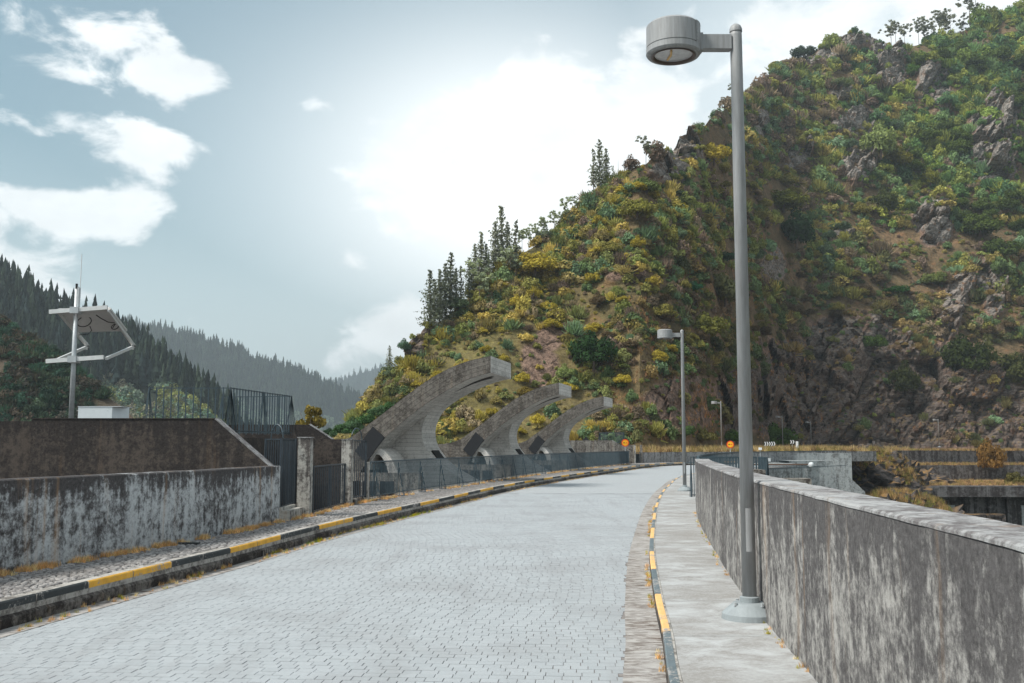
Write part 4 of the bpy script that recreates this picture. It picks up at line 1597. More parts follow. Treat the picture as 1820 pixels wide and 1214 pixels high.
def gn_scatter(name, pos, scl, rot, tint, pick, coll, parent=None):
    n = len(pos)
    me = bpy.data.meshes.new(name)
    me.vertices.add(n)
    me.vertices.foreach_set('co', np.asarray(pos, np.float32).ravel())
    a = me.attributes.new('scl', 'FLOAT_VECTOR', 'POINT')
    a.data.foreach_set('vector', np.asarray(scl, np.float32).ravel())
    a = me.attributes.new('rot', 'FLOAT_VECTOR', 'POINT')
    a.data.foreach_set('vector', np.asarray(rot, np.float32).ravel())
    a = me.attributes.new('tint', 'FLOAT_COLOR', 'POINT')
    a.data.foreach_set('color', np.c_[np.asarray(tint), np.ones(n)].astype(np.float32).ravel())
    a = me.attributes.new('pick', 'INT', 'POINT')
    a.data.foreach_set('value', np.asarray(pick, np.int32))
    me.update()
    o = link(name, me, parent=parent, kind='stuff')
    ng = bpy.data.node_groups.new(name, 'GeometryNodeTree')
    ng.interface.new_socket('Geometry', in_out='INPUT', socket_type='NodeSocketGeometry')
    ng.interface.new_socket('Geometry', in_out='OUTPUT', socket_type='NodeSocketGeometry')
    nd = ng.nodes
    gi, go = nd.new('NodeGroupInput'), nd.new('NodeGroupOutput')
    ci = nd.new('GeometryNodeCollectionInfo')
    ci.inputs[0].default_value = coll
    ci.inputs[1].default_value = True
    ci.inputs[2].default_value = True
    ip = nd.new('GeometryNodeInstanceOnPoints')

    def attr(nm, typ):
        x = nd.new('GeometryNodeInputNamedAttribute')
        x.data_type = typ
        x.inputs[0].default_value = nm
        return x.outputs[0]
    L = ng.links.new
    L(gi.outputs[0], ip.inputs['Points'])
    L(ci.outputs[0], ip.inputs['Instance'])
    ip.inputs['Pick Instance'].default_value = True
    L(attr('pick', 'INT'), ip.inputs['Instance Index'])
    er = nd.new('FunctionNodeEulerToRotation')
    L(attr('rot', 'FLOAT_VECTOR'), er.inputs[0])
    L(er.outputs[0], ip.inputs['Rotation'])
    L(attr('scl', 'FLOAT_VECTOR'), ip.inputs['Scale'])
    L(ip.outputs[0], go.inputs[0])
    md = o.modifiers.new('scatter', 'NODES')
    md.node_group = ng
    return o


# ================================================================== HILLS
def proj(p):
    d = p - np.array([0, 0, EYE])
    ca, sa = math.cos(PITCH), math.sin(PITCH)
    dep = d[:, 1] * ca + d[:, 2] * sa
    up = -d[:, 1] * sa + d[:, 2] * ca
    return 910 + F * d[:, 0] / dep, 607 - F * up / dep


ROCKN = np.array((-.12, -.93, .30))


class Hill:
    def __init__(s, sil, base, slope, disp=None, nrm=(0, -.62, .78), lower=0):
        """sil: [(px, py)] skyline; base: [(px, py, depth)] foot; slope: rise over run"""
        s.x = np.array([q[0] for q in sil], float)
        rs = np.array([ray(q[0], q[1] + lower) for q in sil])
        s.az = rs[:, 0] / rs[:, 1]
        s.k = rs[:, 2] / rs[:, 1]
        rb_ = np.array([ray(q[0], q[1]) for q in base])
        s.baz = rb_[:, 0] / rb_[:, 1]
        s.bk = rb_[:, 2] / rb_[:, 1]
        s.bd = np.array([q[2] for q in base], float)
        s.slope = slope
        s.disp = disp
        s.nrm = np.array(nrm)

    def ends(s, az):
        kb, db = np.interp(az, s.baz, s.bk), np.interp(az, s.baz, s.bd)
        k = np.maximum(np.interp(az, s.az, s.k), kb + .004)
        sl = s.slope(az) if callable(s.slope) else s.slope
        dr_ = (sl - kb) * db / (sl - k)
        return db, kb * db, dr_, k * dr_

    def at(s, az, t, displaced=True):
        db, zb, dr_, zr = s.ends(az)
        D = db + t * (dr_ - db)
        Z = zb + t * (zr - zb)
        over = np.maximum(t - 1, 0)
        Z = Z - over * (zr - zb) * 1.9 - over ** 2 * (zr - zb) * .8
        p = np.stack([az * D, D, Z + EYE], 1)
        if displaced and s.disp is not None:
            h, h2, _ = s.disp(p, t)
            p = p + s.nrm * h[:, None] + ROCKN * h2[:, None]
        return p

    def t_of(s, az, k):
        db, zb, dr_, zr = s.ends(az)
        return (k * db - zb) / ((zr - zb) - k * (dr_ - db))

    def pick(s, x, y, clamp=True):
        """surface point seen at photograph pixel (x, y)"""
        x, y = np.atleast_1d(np.asarray(x, float)), np.atleast_1d(np.asarray(y, float))
        r = np.array([ray(a, b) for a, b in zip(x, y)])
        az = r[:, 0] / r[:, 1]
        t = s.t_of(az, r[:, 2] / r[:, 1])
        if clamp:
            t = np.clip(t, 0, 1)
        return s.at(az, t), t

    def mesh(s, name, x0, x1, nx, nt, front=0., back=.5, nb=8, **kw):
        az = np.linspace((x0 - 910) / F, (x1 - 910) / F, nx)
        ts = np.r_[np.linspace(-front, 0, 6)[:-1] if front else [], np.linspace(0, 1, nt), np.linspace(1, 1 + back, nb)[1:]]
        A, T = np.meshgrid(az, ts)
        a, t = A.ravel(), T.ravel()
        p = s.at(a, t, False)
        attrs = {}
        if s.disp is not None:
            h, h2, rock = s.disp(p, t)
            p = p + s.nrm * h[:, None] + ROCKN * h2[:, None]
            attrs['rock'] = rock
        n, m_ = len(az), len(ts)
        i = np.arange((m_ - 1) * (n - 1))
        r_, c_ = i // (n - 1), i % (n - 1)
        q = r_ * n + c_
        f = np.stack([q, q + 1, q + n + 1, q + n], 1)
        return np_mesh(name, p, f, smooth=kw.get('smooth', False), attrs=attrs)


ROCKS = [  # px, py, rx, ry, tilt (deg), height factor
    (1578, 118, 34, 44, 5, 1.5), (1660, 155, 28, 46, 20, 1.2), (1496, 165, 20, 22, 0, .8), (1523, 213, 44, 22, 12, 1.), (1762, 255, 44, 78, -4, 2.0),
    (1414, 283, 24, 27, 15, 1.1), (1527, 285, 30, 42, -25, 1.2), (1655, 392, 32, 46, -10, 1.2), (1694, 545, 24, 60, -20, 1.1), (1762, 520, 22, 46, 12, .9),
    (1204, 268, 38, 40, 40, .8), (1175, 303, 26, 20, 40, .6), (1530, 72, 38, 20, 10, 1.), (1460, 105, 34, 16, 20, .6), (1108, 502, 38, 13, 5, .2),
    (975, 600, 34, 20, 35, .1), (960, 650, 30, 42, 25, .1), (738, 622, 18, 20, 35, .4), (757, 594, 16, 9, 40, .3), (1375, 470, 24, 22, 5, .6),
    (1450, 700, 120, 110, 0, 1.0), (1560, 690, 130, 105, 0, 1.1), (1700, 700, 140, 90, 0, .9), (1480, 610, 60, 45, 30, .9), (1330, 720, 60, 70, 0, .6), (1800, 730, 120, 70, 0, .8),
    (1200, 720, 120, 45, 0, .22), (1350, 215, 18, 18, 0, .7), (1505, 410, 20, 12, 10, .5), (1600, 60, 28, 12, 0, .5)]


def rock_mask(p):
    x, y = proj(p)
    wob = (fbm(p * .13, 3, 40) - .5)
    m = np.zeros(len(p))
    hf = np.zeros(len(p))
    for (cx, cy, rx, ry, tl, h) in ROCKS:
        c, s_ = math.cos(R(tl)), math.sin(R(tl))
        dx, dy = x - cx, -(y - cy)
        a = (dx * c + dy * s_) / rx
        b = (-dx * s_ + dy * c) / ry
        d = 1.25 - np.sqrt(a * a + b * b) + wob * 1.1
        q = np.clip(d * 2.2, 0, 1)
        hf = np.maximum(hf, q * h)
        m = np.maximum(m, q)
    return m, hf


def disp_main(p, t):
    edge = np.clip(t * 6, 0, 1) * np.clip((1.15 - t) * 5, .25, 1)
    h = (fbm(p / 30., 3, 1) - .5) * 9 * edge + (fbm(p / 8., 4, 2) - .5) * 3.0 * np.clip(edge, .3, 1)
    m, hf = rock_mask(p)
    # strata dip from lower left to upper right: rotate, stretch, step
    a = R(40)
    q = np.stack([p[:, 0] * math.cos(a) + p[:, 2] * math.sin(a), p[:, 1] * .6, -p[:, 0] * math.sin(a) + p[:, 2] * math.cos(a)], 1)
    q = q + (fbm(p / 6., 3, 8)[:, None] - .5) * 1.6
    v1, e1, g1 = cells(q * np.array([.06, .10, .13]), 60, True)
    v2, e2, g2 = cells(q * np.array([.17, .26, .40]), 70, True)
    v3, e3, g3 = cells(q * np.array([.5, .7, 1.2]), 80, True)
    r = (v1 - .35) * 6.5 + (v2 - .5) * 2.4 + (v3 - .5) * .5 + g1 * 4.2 + g2 * 2.0 + g3 * .7 - np.exp(-e1 * 16) * 1.6 - np.exp(-e2 * 12) * .6 + 1.2
    return h, r * hf * .85, m * np.clip(hf * 2.2, .35, 1)


def sl_main(az):
    x = 910 + az * F
    return np.interp(x, [560, 1000, 1300, 1500, 2300], [.85, .88, .95, 1.12, 1.12])


main_hill = Hill(
    [(380, 960), (470, 880), (530, 808), (560, 775), (580, 756), (610, 738), (640, 702), (700, 650), (735, 608), (770, 573), (840, 515), (900, 478), (950, 432), (1010, 385), (1050, 348), (1100, 311),
     (1150, 278), (1180, 248), (1215, 222), (1260, 200), (1330, 152), (1390, 118), (1430, 96), (1480, 68), (1530, 56), (1556, 66), (1575, 80), (1610, 76), (1650, 66), (1700, 48),
     (1740, 30), (1790, 16), (1850, 0), (1950, -30), (2100, -60), (2400, -90)],
    [(380, 1010, 112), (470, 930, 112), (560, 850, 112), (620, 820, 112), (800, 800, 113), (1000, 792, 113), (1140, 786, 112), (1250, 778, 128), (1340, 782, 165), (1400, 792, 195), (1460, 794, 212), (1600, 792, 222), (2400, 790, 235)],
    sl_main, disp_main, lower=9)


def hill_mat():
    m, k = mat('hillside_soil_and_slate', .95, 0, .12)
    rock = k.n('ShaderNodeAttribute', attribute_name='rock').outputs['Fac']
    b = k.noise(k.pos, .10, 7., .65)
    f = k.noise(k.pos, 1.4, 8., .7)
    soil = k.mix(k.rng(b, .4, .6), (.15, .115, .06), (.26, .17, .095))
    soil = k.mix(k.rng(f, .35, .65, 0, .8), soil, (.055, .045, .028))
    soil = k.mix(k.rng(k.noise(k.pos, .35, 5.), .56, .64, 0, .8), soil, (.24, .135, .07))
    s1 = k.noise(k.n('ShaderNodeMapping', {'Vector': k.pos, 'Rotation': (0, R(35), R(10)), 'Scale': (.35, .9, 1.9)}).outputs[0], 1., 10., .74, .5)
    rc = k.mix(k.rng(s1, .38, .58), (.045, .04, .037), (.34, .305, .275))
    rc = k.mix(k.rng(k.noise(k.pos, .5, 6., .7), .52, .66, 0, .75), rc, (.20, .10, .05))
    # the lower cliff is dark slate, with corner vignette darkening put into the colour
    z = k.n('ShaderNodeSeparateXYZ', {0: k.pos}).outputs[2]
    lowr = k.rng(z, 18, 48, 1, 0, True)
    rc = k.mix(k.m('MULTIPLY', lowr, .72), rc, k.mix(1., rc, (.36, .28, .25), 'MULTIPLY'))
    xx = k.n('ShaderNodeSeparateXYZ', {0: k.pos}).outputs[0]
    soil = k.mix(k.rng(xx, 22, -4, 0, .85), soil, k.mix(k.rng(f, .35, .65), (.25, .215, .075), (.125, .105, .045)))
    scree = k.mix(k.rng(k.noise(k.pos, 1.8, 6., .8), .4, .6), (.33, .22, .165), (.10, .065, .05))
    soil = k.mix(k.rng(rock, .12, .3), soil, scree)
    rf = k.rng(k.m('ADD', rock, k.m('MULTIPLY', k.m('SUBTRACT', f, .5), .5)), .45, .6, 0, 1)
    nz = k.n('ShaderNodeSeparateXYZ', {0: k.n('ShaderNodeNewGeometry').outputs['Normal']}).outputs[2]
    ledge = k.m('MULTIPLY', k.rng(nz, .78, .92), k.rng(f, .4, .55))
    grass = k.mix(k.rng(f, .3, .6), (.26, .14, .06), (.15, .115, .05))
    rc = k.mix(ledge, rc, grass)
    k.set(k.b.inputs['Base Color'], k.mix(rf, soil, rc))
    bump(k, k.m('ADD', f, k.m('MULTIPLY', s1, 1.2)), .9, .5)
    return m


M['hill'] = hill_mat()
me = main_hill.mesh('hillside', 380, 2400, 800, 330, front=.12, back=.6, nb=12)
hill = link('hillside', me, M['hill'], kind='structure')

# far hills ---------------------------------------------------------
def far_mat(name, a, b, c):
    m, k = mat(name, .95, 0, .1)
    n = k.noise(k.pos, .03, 7., .65)
    f = k.noise(k.pos, .35, 6., .7)
    col = k.mix(k.rng(n, .4, .6), a, b)
    k.set(k.b.inputs['Base Color'], k.mix(k.rng(f, .4, .65, 0, .7), col, c))
    bump(k, f, .8, .8)
    return m


def disp_far(sc_, amp):
    def d(p, t):
        e = np.clip(t * 5, .2, 1) * np.clip((1.1 - t) * 5, .2, 1)
        return (fbm(p / sc_, 4, 3) - .5) * amp * e, np.zeros(len(p)), np.zeros(len(p))
    return d


h0 = Hill([(-500, 420), (-200, 500), (0, 575), (50, 610), (110, 640), (170, 690), (225, 730), (270, 775), (330, 830), (400, 900)],
          [(-500, 900, 110), (0, 880, 118), (400, 930, 125)], 1.0, disp_far(14., 7.))
h1 = Hill([(-600, 240), (-300, 350), (-100, 440), (0, 506), (50, 530), (100, 562), (150, 584), (205, 600), (245, 622), (280, 650), (313, 680), (345, 706), (385, 738), (430, 775), (500, 820), (560, 850)],
          [(-600, 850, 270), (0, 840, 300), (560, 840, 360)], .95, disp_far(40., 18.))
h2 = Hill([(-400, 560), (100, 575), (220, 580), (290, 588), (360, 602), (430, 622), (480, 640), (540, 664), (590, 686), (640, 708), (700, 740), (780, 790)],
          [(-400, 812, 1150), (300, 806, 1150), (780, 803, 1350)], .75, disp_far(120., 55.))
h3 = Hill([(420, 730), (520, 702), (590, 682), (640, 666), (700, 650), (800, 630), (1000, 610), (1300, 640)], [(420, 800, 2300), (1300, 800, 2300)], .7, disp_far(200., 80.))
HM = far_mat('green_rocky_slope', (.05, .06, .03), (.12, .085, .065), (.045, .04, .035))
FM = far_mat('forest_floor', (.02, .028, .02), (.035, .045, .028), (.02, .022, .018))
link('hillside', h0.mesh('hillside', -500, 400, 230, 110, back=.5, nb=6), HM, kind='structure')
link('forested_hill', h1.mesh('forested_hill', -600, 560, 260, 100, back=.7, nb=6), FM, kind='structure')
link('forested_hill', h2.mesh('forested_hill', -400, 780, 260, 80, back=.8, nb=6), FM, kind='structure')
link('forested_hill', h3.mesh('forested_hill', 420, 1300, 160, 50, back=.8, nb=6), FM, kind='structure')
MB().add([(-3400, -1500, -14), (3400, -1500, -14), (3400, 3600, -14), (-3400, 3600, -14)], [(0, 1, 2, 3)]).build('ground', far_mat('valley_floor', (.05, .055, .03), (.12, .11, .07), (.05, .045, .03)), kind='structure')

# ------------------------------------------------------------------ shrubs over the hillside
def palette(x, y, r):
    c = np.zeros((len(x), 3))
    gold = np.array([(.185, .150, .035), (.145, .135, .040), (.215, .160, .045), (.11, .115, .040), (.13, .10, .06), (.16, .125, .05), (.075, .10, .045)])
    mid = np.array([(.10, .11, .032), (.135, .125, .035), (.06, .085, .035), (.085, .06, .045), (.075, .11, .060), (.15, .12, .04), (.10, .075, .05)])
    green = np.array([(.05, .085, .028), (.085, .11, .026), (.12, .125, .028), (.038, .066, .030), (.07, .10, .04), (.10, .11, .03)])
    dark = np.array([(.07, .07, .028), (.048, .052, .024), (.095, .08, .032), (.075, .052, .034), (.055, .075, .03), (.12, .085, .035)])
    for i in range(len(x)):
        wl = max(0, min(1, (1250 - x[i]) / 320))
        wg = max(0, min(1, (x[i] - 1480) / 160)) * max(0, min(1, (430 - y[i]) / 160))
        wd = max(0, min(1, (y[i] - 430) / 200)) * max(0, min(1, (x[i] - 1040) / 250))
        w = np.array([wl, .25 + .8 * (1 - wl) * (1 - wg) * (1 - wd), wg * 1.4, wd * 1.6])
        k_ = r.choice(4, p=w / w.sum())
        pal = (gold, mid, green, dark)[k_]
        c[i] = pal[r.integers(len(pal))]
    side = np.clip((x - 1000) / 500, 0, 1)[:, None]  # right-hand tints brightened to make up for the grazing sun
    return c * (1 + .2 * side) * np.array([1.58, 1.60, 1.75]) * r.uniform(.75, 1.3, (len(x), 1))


NAMED_XY = []


def scatter_shrubs(name, n, pr, seed, avoid=.55, lo=0):
    r = np.random.default_rng(seed)
    xs = r.uniform(500, 1990, n * 2)
    sil = np.interp(xs, main_hill.x, [0] * len(main_hill.x))
    az = (xs - 910) / F
    t = r.uniform(lo, 1, n * 2) ** 1.0
    # uniform in the picture: more candidates where the face is tall
    db, zb, dr_, zr = main_hill.ends(az)
    tall = np.clip((zr / dr_ - zb / db) / .42, .05, 1)
    keep = r.random(n * 2) < tall
    az, t = az[keep], t[keep]
    D = db[keep] + t * (dr_ - db)[keep]
    p = main_hill.at(az, t)
    m, hf = rock_mask(p)
    x, y = proj(p)
    cl = fbm(p / 12., 3, 90)
    ok = (r.random(len(m)) > m * (.93 if avoid > .5 else .88) * np.clip(hf + .5, .6, 1)) & (r.random(len(m)) < np.clip((cl - .35) * 6, .15, 1))
    for nx, ny, nr in NAMED_XY:
        ok &= ((x - nx) ** 2 + ((y - ny - nr * .45) * .8) ** 2) > (nr * .72) ** 2
    p, x, y, D = p[ok], x[ok], y[ok], D[ok]
    s = (pr[0] + (pr[1] - pr[0]) * r.beta(1.2, 2.6, len(p))) * D / F
    scl = np.stack([s * r.uniform(.85, 1.3, len(s)), s * r.uniform(.85, 1.3, len(s)), s * r.uniform(.75, 1.5, len(s))], 1)
    p[:, 2] -= s * .1
    rot = np.stack([r.uniform(-.25, .05, len(s)), r.uniform(-.2, .2, len(s)), r.uniform(0, 6.28, len(s))], 1)
    pick = r.choice(6, len(s), p=[.2, .18, .2, .16, .15, .11])
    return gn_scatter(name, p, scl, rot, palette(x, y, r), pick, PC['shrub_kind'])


# shrubs on the near left slope and the forests
def scatter_hill(name, h, x0, x1, n, size, tints, coll, npick, seed, t0=0., t1=1., sink=.1, tall=1., gate_=None):
    r = np.random.default_rng(seed)
    az = (r.uniform(x0, x1, n) - 910) / F
    t = r.uniform(t0, t1, n)
    p = h.at(az, t)
    if gate_ is not None:
        ok = gate_(p, t, r)
        p, t = p[ok], t[ok]
    n = len(p)
    s = r.uniform(*size, n)
    p[:, 2] -= s * sink
    scl = np.stack([s, s, s * tall * r.uniform(.8, 1.2, n)], 1)
    rot = np.stack([r.normal(0, .03, n), r.normal(0, .03, n), r.uniform(0, 6.28, n)], 1)
    tn = np.array(tints)[r.integers(0, len(tints), n)] * r.uniform(.6, 1.5, (n, 1))
    return gn_scatter(name, p, scl, rot, tn, r.integers(0, npick, n), coll)


CON = [(.022, .032, .026), (.016, .024, .021), (.028, .04, .03), (.02, .03, .03), (.035, .048, .034)]
scatter_hill('slope_scrub', h0, -400, 350, 5200, (.6, 1.6), [(.04, .08, .06), (.06, .085, .06), (.08, .065, .055), (.055, .05, .045), (.035, .055, .045)], PC['shrub_kind'], 6, 51,
             gate_=lambda p, t, r: fbm(p / 9., 3, 33) > .40)
scatter_hill('conifer_forest', h1, -450, 520, 8000, (5.5, 12.5), CON, PC['conifer_kind'], 5, 52, t0=.05, tall=1.1,
             gate_=lambda p, t, r: t > .30 + np.clip((p[:, 0] / p[:, 1] + .47) * 3.2, 0, .6) + .1 * r.random(len(p)))
scatter_hill('conifer_forest', h2, -200, 740, 13000, (10, 17), CON, PC['conifer_kind'], 5, 53, t0=.05, tall=1.05)
scatter_hill('broadleaf_wood', h2, 200, 760, 2600, (7, 13), [(.09, .13, .10), (.12, .155, .12), (.08, .11, .08)], PC['shrub_kind'], 4, 54, t0=0., t1=.42)
scatter_hill('green_slope_trees', h1, 100, 480, 3600, (2.2, 4.5), [(.10, .16, .12), (.20, .21, .08), (.12, .15, .12), (.15, .14, .11)], PC['shrub_kind'], 4, 56, t0=0., t1=.75,
             gate_=lambda p, t, r: fbm(p / 22., 2, 34) > .36)
scatter_hill('conifer_forest', h3, 480, 1100, 4500, (14, 22), CON, PC['conifer_kind'], 5, 55, t0=.3)


# ------------------------------------------------------------------ single shrubs and trees on the hillside
BIG = [bush_mesh('shrub_mesh', 101, 26, 2600, .045, .85, .68, (.2, .36)), bush_mesh('shrub_mesh', 102, 20, 2300, .048, .65, .72, (.22, .38)),
       bush_mesh('shrub_mesh', 103, 30, 2600, .043, 1.0, .6, (.2, .34)), bush_mesh('shrub_mesh', 104, 18, 2000, .05, .8, .66, (.2, .36))]
LM = {}


def leafm(col):
    if col not in LM:
        LM[col] = leaf_mat('foliage_%d' % len(LM), col)
    return LM[col]


def with_mat(me, col):
    key = (me.name, col)
    if key not in LM:
        c = me.copy()
        c.materials.clear()
        c.materials.append(leafm(col))
        LM[key] = c
    return LM[key]


def trunk_mesh(seed, h=.6, n=7):
    r = random.Random(seed)
    mb = MB()
    mb.tube([(0, 0, -.3), (.02, 0, .05), (0, .02, h * .5)], [.06, .05, .04], 6)
    for i in range(n):
        a = r.uniform(0, 6.28)
        L = r.uniform(.35, .62)
        mb.tube([(0, .01, r.uniform(0, h * .4)), (math.cos(a) * L * .5, math.sin(a) * L * .5, h * .6), (math.cos(a) * L, math.sin(a) * L, h * r.uniform(.9, 1.4))], [.03, .018, .006], 5)
    return mb.mesh('trunk', True)


TR = [trunk_mesh(i) for i in range(3)]
for t_ in TR:
    t_.materials.append(M['bark'])


def shrub(x, y, rpx, col, lab, v=0, tallf=1., name='shrub', cat='shrub', trunk=False, group=None, rot=None):
    p, t = main_hill.pick(x, y + rpx * .8)
    p = p[0]
    s = rpx * p[1] / F
    if trunk:
        g = empty(name, tuple(p), label=lab, cat=cat, group=group)
        c = link('crown', with_mat(BIG[v % 4], col), parent=g)
        tr = link('trunk', TR[v % 3], parent=g)
        tr.scale = c.scale = (s * 1.15, s * 1.15, s * tallf * 1.2)
    else:
        c = link(name, with_mat(BIG[v % 4], col), label=lab, cat=cat, group=group)
        c.location = tuple(p)
        c.scale = (s * 1.1, s * 1.1, s * tallf * 1.15)
        c.rotation_euler = (0, 0, rot if rot is not None else rnd.uniform(0, 6.28))
        g = c
    g.location.z -= s * .2
    g.location.y -= s * .7
    return g


GY, OL, DG, GR, TE, BR, PG = (.30, .235, .04), (.17, .15, .045), (.022, .045, .018), (.08, .125, .03), (.10, .16, .10), (.13, .09, .055), (.18, .215, .08)
named = [
    (1053, 592, 44, DG, 'large dense dark green tree standing alone on the slope above the arches', 0, 1.05, 1),
    (1407, 402, 38, DG, 'dark green rounded tree to the right of the near lamp pole, halfway up the slope', 2, 1.1, 1),
    (1422, 88, 24, (.035, .05, .035), 'round dark shrub standing alone on the skyline right of the lamp top', 0, .8, 1),
    (950, 456, 38, GY, 'wide yellow green tree on the ridge just right of the tall conifers', 1, .75, 1),
    (1266, 246, 31, GY, 'yellow green tree below the rock ledge left of the near lamp pole', 0, .95, 1),
    (1128, 366, 36, (.17, .16, .04), 'broad olive yellow tree on the upper ridge shoulder', 1, .7, 1),
    (1145, 330, 30, (.10, .125, .045), 'green shrubby tree just under the upper ridge line', 3, .8, 1),
    (1080, 440, 24, OL, 'olive tree midway along the ridge slope', 1, .75, 1),
    (1552, 250, 36, PG, 'feathery pale green tree between the grey crags on the upper slope', 2, 1.15, 1),
    (1590, 265, 30, (.14, .125, .025), 'olive yellow tree immediately right of the feathery pale green one', 3, 1.1, 1),
    (1385, 335, 40, (.10, .105, .022), 'wide olive tree right of the near lamp pole above the dark rounded tree', 1, .7, 1),
    (1565, 345, 30, (.05, .06, .022), 'dark olive tree below the split crag', 2, 1., 1),
    (1283, 490, 42, (.13, .13, .06), 'large half bare shrub with grey branches behind the near lamp pole', 3, 1.1, 1),
    (1252, 568, 38, (.11, .11, .028), 'big olive shrub left of the near lamp pole, low on the slope', 0, .9, 1),
    (1175, 545, 26, OL, 'bushy olive shrub above the second lamp head', 1, .8, 0),
    (1290, 440, 22, (.03, .07, .04), 'dark blue green shrub peeping out left behind the near lamp pole', 1, .6, 0),
    (1233, 512, 15, (.035, .11, .055), 'small bright blue green shrub left of the half bare one', 2, .8, 0),
    (1655, 470, 26, (.10, .12, .04), 'pale green broom bush below the right hand crags', 3, .8, 0),
    (1590, 492, 26, (.02, .06, .015), 'deep green low shrub in the middle of the right slope', 1, .5, 0),
    (1545, 594, 26, (.05, .08, .022), 'mid green bush growing at the top edge of the slate cliff', 3, .8, 0),
    (1375, 755, 34, (.05, .085, .018), 'bright green leafy shrub at the foot of the slate cliff behind a lamp', 0, .9, 1),
    (1215, 760, 17, (.07, .12, .04), 'light green shrub at the foot of the hill left of the second lamp pole', 3, 1., 0),
    (1295, 768, 22, (.06, .10, .022), 'leafy green shrub at the foot of the hill just behind the near lamp pole', 0, .8, 0),
    (1260, 775, 16, (.14, .13, .03), 'yellow green shrub beside the third lamp at the foot of the hill', 1, .7, 0),
    (1250, 775, 20, (.11, .10, .035), 'olive shrub behind the third lamp at the foot of the hill', 1, .9, 0),
    (930, 655, 17, GY, 'small golden shrub beside the tip of the nearest arch', 0, .9, 0),
    (935, 678, 17, (.15, .11, .03), 'small brown gold shrub under the tip of the nearest arch', 1, .8, 0),
    (1003, 640, 20, PG, 'pale green feathery shrub above the second arch', 2, .9, 0),
    (1690, 800, 14, (.12, .08, .03), 'rusty brown bush growing on the upper terrace', 0, 1.2, 0),
    (1490, 135, 26, (.10, .12, .055), 'grey green shrub among the summit rocks', 1, .7, 0),
    (1528, 88, 18, (.025, .06, .035), 'dark green flat topped shrub under the summit rock', 1, .6, 0),
    (1618, 118, 16, (.06, .11, .02), 'bright green shrub right of the summit crag', 0, .9, 0),
    (1650, 300, 20, (.14, .14, .03), 'yellowish tree left of the big square crag', 2, 1.1, 1),
    (1730, 380, 36, (.06, .08, .02), 'broad dark olive tree below the big square crag', 1, .8, 1),
    (1770, 420, 34, (.05, .07, .02), 'shadowy green tree in the gully at the right edge', 0, .9, 1),
    (1705, 610, 44, (.03, .04, .014), 'very dark green tree in the shaded gully right of the slate cliff', 0, 1.2, 1),
    (1790, 620, 40, (.05, .055, .02), 'dark olive tree low in the gully at the right edge', 1, 1., 1),
    (1600, 660, 30, (.035, .04, .014), 'dark shrub hanging in the crease of the slate cliff', 2, 1.3, 0),
    (815, 520, 22, (.075, .10, .06), 'bushy grey green tree among the conifers on the lower ridge', 0, .85, 1),
    (690, 655, 15, (.10, .125, .075), 'small grey green tree at the foot of the ridge left of the rock outcrop', 1, 1., 1),
    (725, 603, 14, (.08, .13, .09), 'pale teal tree behind the rock outcrop on the low ridge', 2, 1., 1),
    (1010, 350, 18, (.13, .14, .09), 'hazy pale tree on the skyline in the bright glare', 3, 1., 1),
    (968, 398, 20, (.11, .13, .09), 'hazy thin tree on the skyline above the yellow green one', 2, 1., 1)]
NAMED_XY = [(q[0], q[1], q[2]) for q in named if q[2] >= 20]
scatter_shrubs('hillside_scrub', 6500, (6, 27), 5)
scatter_shrubs('low_heath', 17000, (3, 8), 6, .4)

for (x, y, rp, col, lab, v, tf, tk) in named:
    if 'upper terrace' in lab:
        continue
    shrub(x, y, rp, col, lab, v, tf, 'tree' if (tk and 'tree' in lab) else 'shrub', 'tree' if (tk and 'tree' in lab) else 'shrub', bool(tk))

kinds = [('golden green rounded shrub in the low scrub of the left hand slope', GY, 'golden shrubs on the left slope', (620, 1240), (330, 760), 40),
         ('olive shrub in the scrub of the middle slope', OL, 'olive shrubs on the middle slope', (1040, 1560), (250, 620), 42),
         ('grey green shrub with soft pale leaves among the upper scrub', (.085, .12, .075), 'grey green shrubs on the upper slope', (1180, 1640), (150, 460), 26),
         ('rounded dark green tree crown packed among others on the upper right slope', (.055, .075, .02), 'dense trees on the upper right slope', (1600, 1850), (60, 400), 46),
         ('brownish heather shrub on the rusty lower slope', (.085, .06, .035), 'brown shrubs on the lower slope', (1060, 1800), (480, 760), 40)]
r_ = random.Random(31)
for lab, col, grp, xr, yr, n in kinds:
    k_ = 0
    tries = 0
    while k_ < n and tries < 4000:
        tries += 1
        x, y = r_.uniform(*xr), r_.uniform(*yr)

        rr = ray(x, y)
        az, kk = rr[0] / rr[1], rr[2] / rr[1]
        t = main_hill.t_of(np.array([az]), np.array([kk]))[0]
        if not .03 < t < .97:
            continue
        pp = main_hill.at(np.array([az]), np.array([t]))
        if rock_mask(pp)[0][0] > .25:
            continue
        rp = r_.uniform(15, 27) if 'crown' in lab else r_.uniform(11, 19)
        c = tuple(round(q * f_, 3) for q, f_ in zip(col, (r_.choice((.85, 1., 1.15)),) * 3))
        shrub(x, y, rp, c, lab, k_, r_.uniform(.65, .95), group=grp)
        k_ += 1

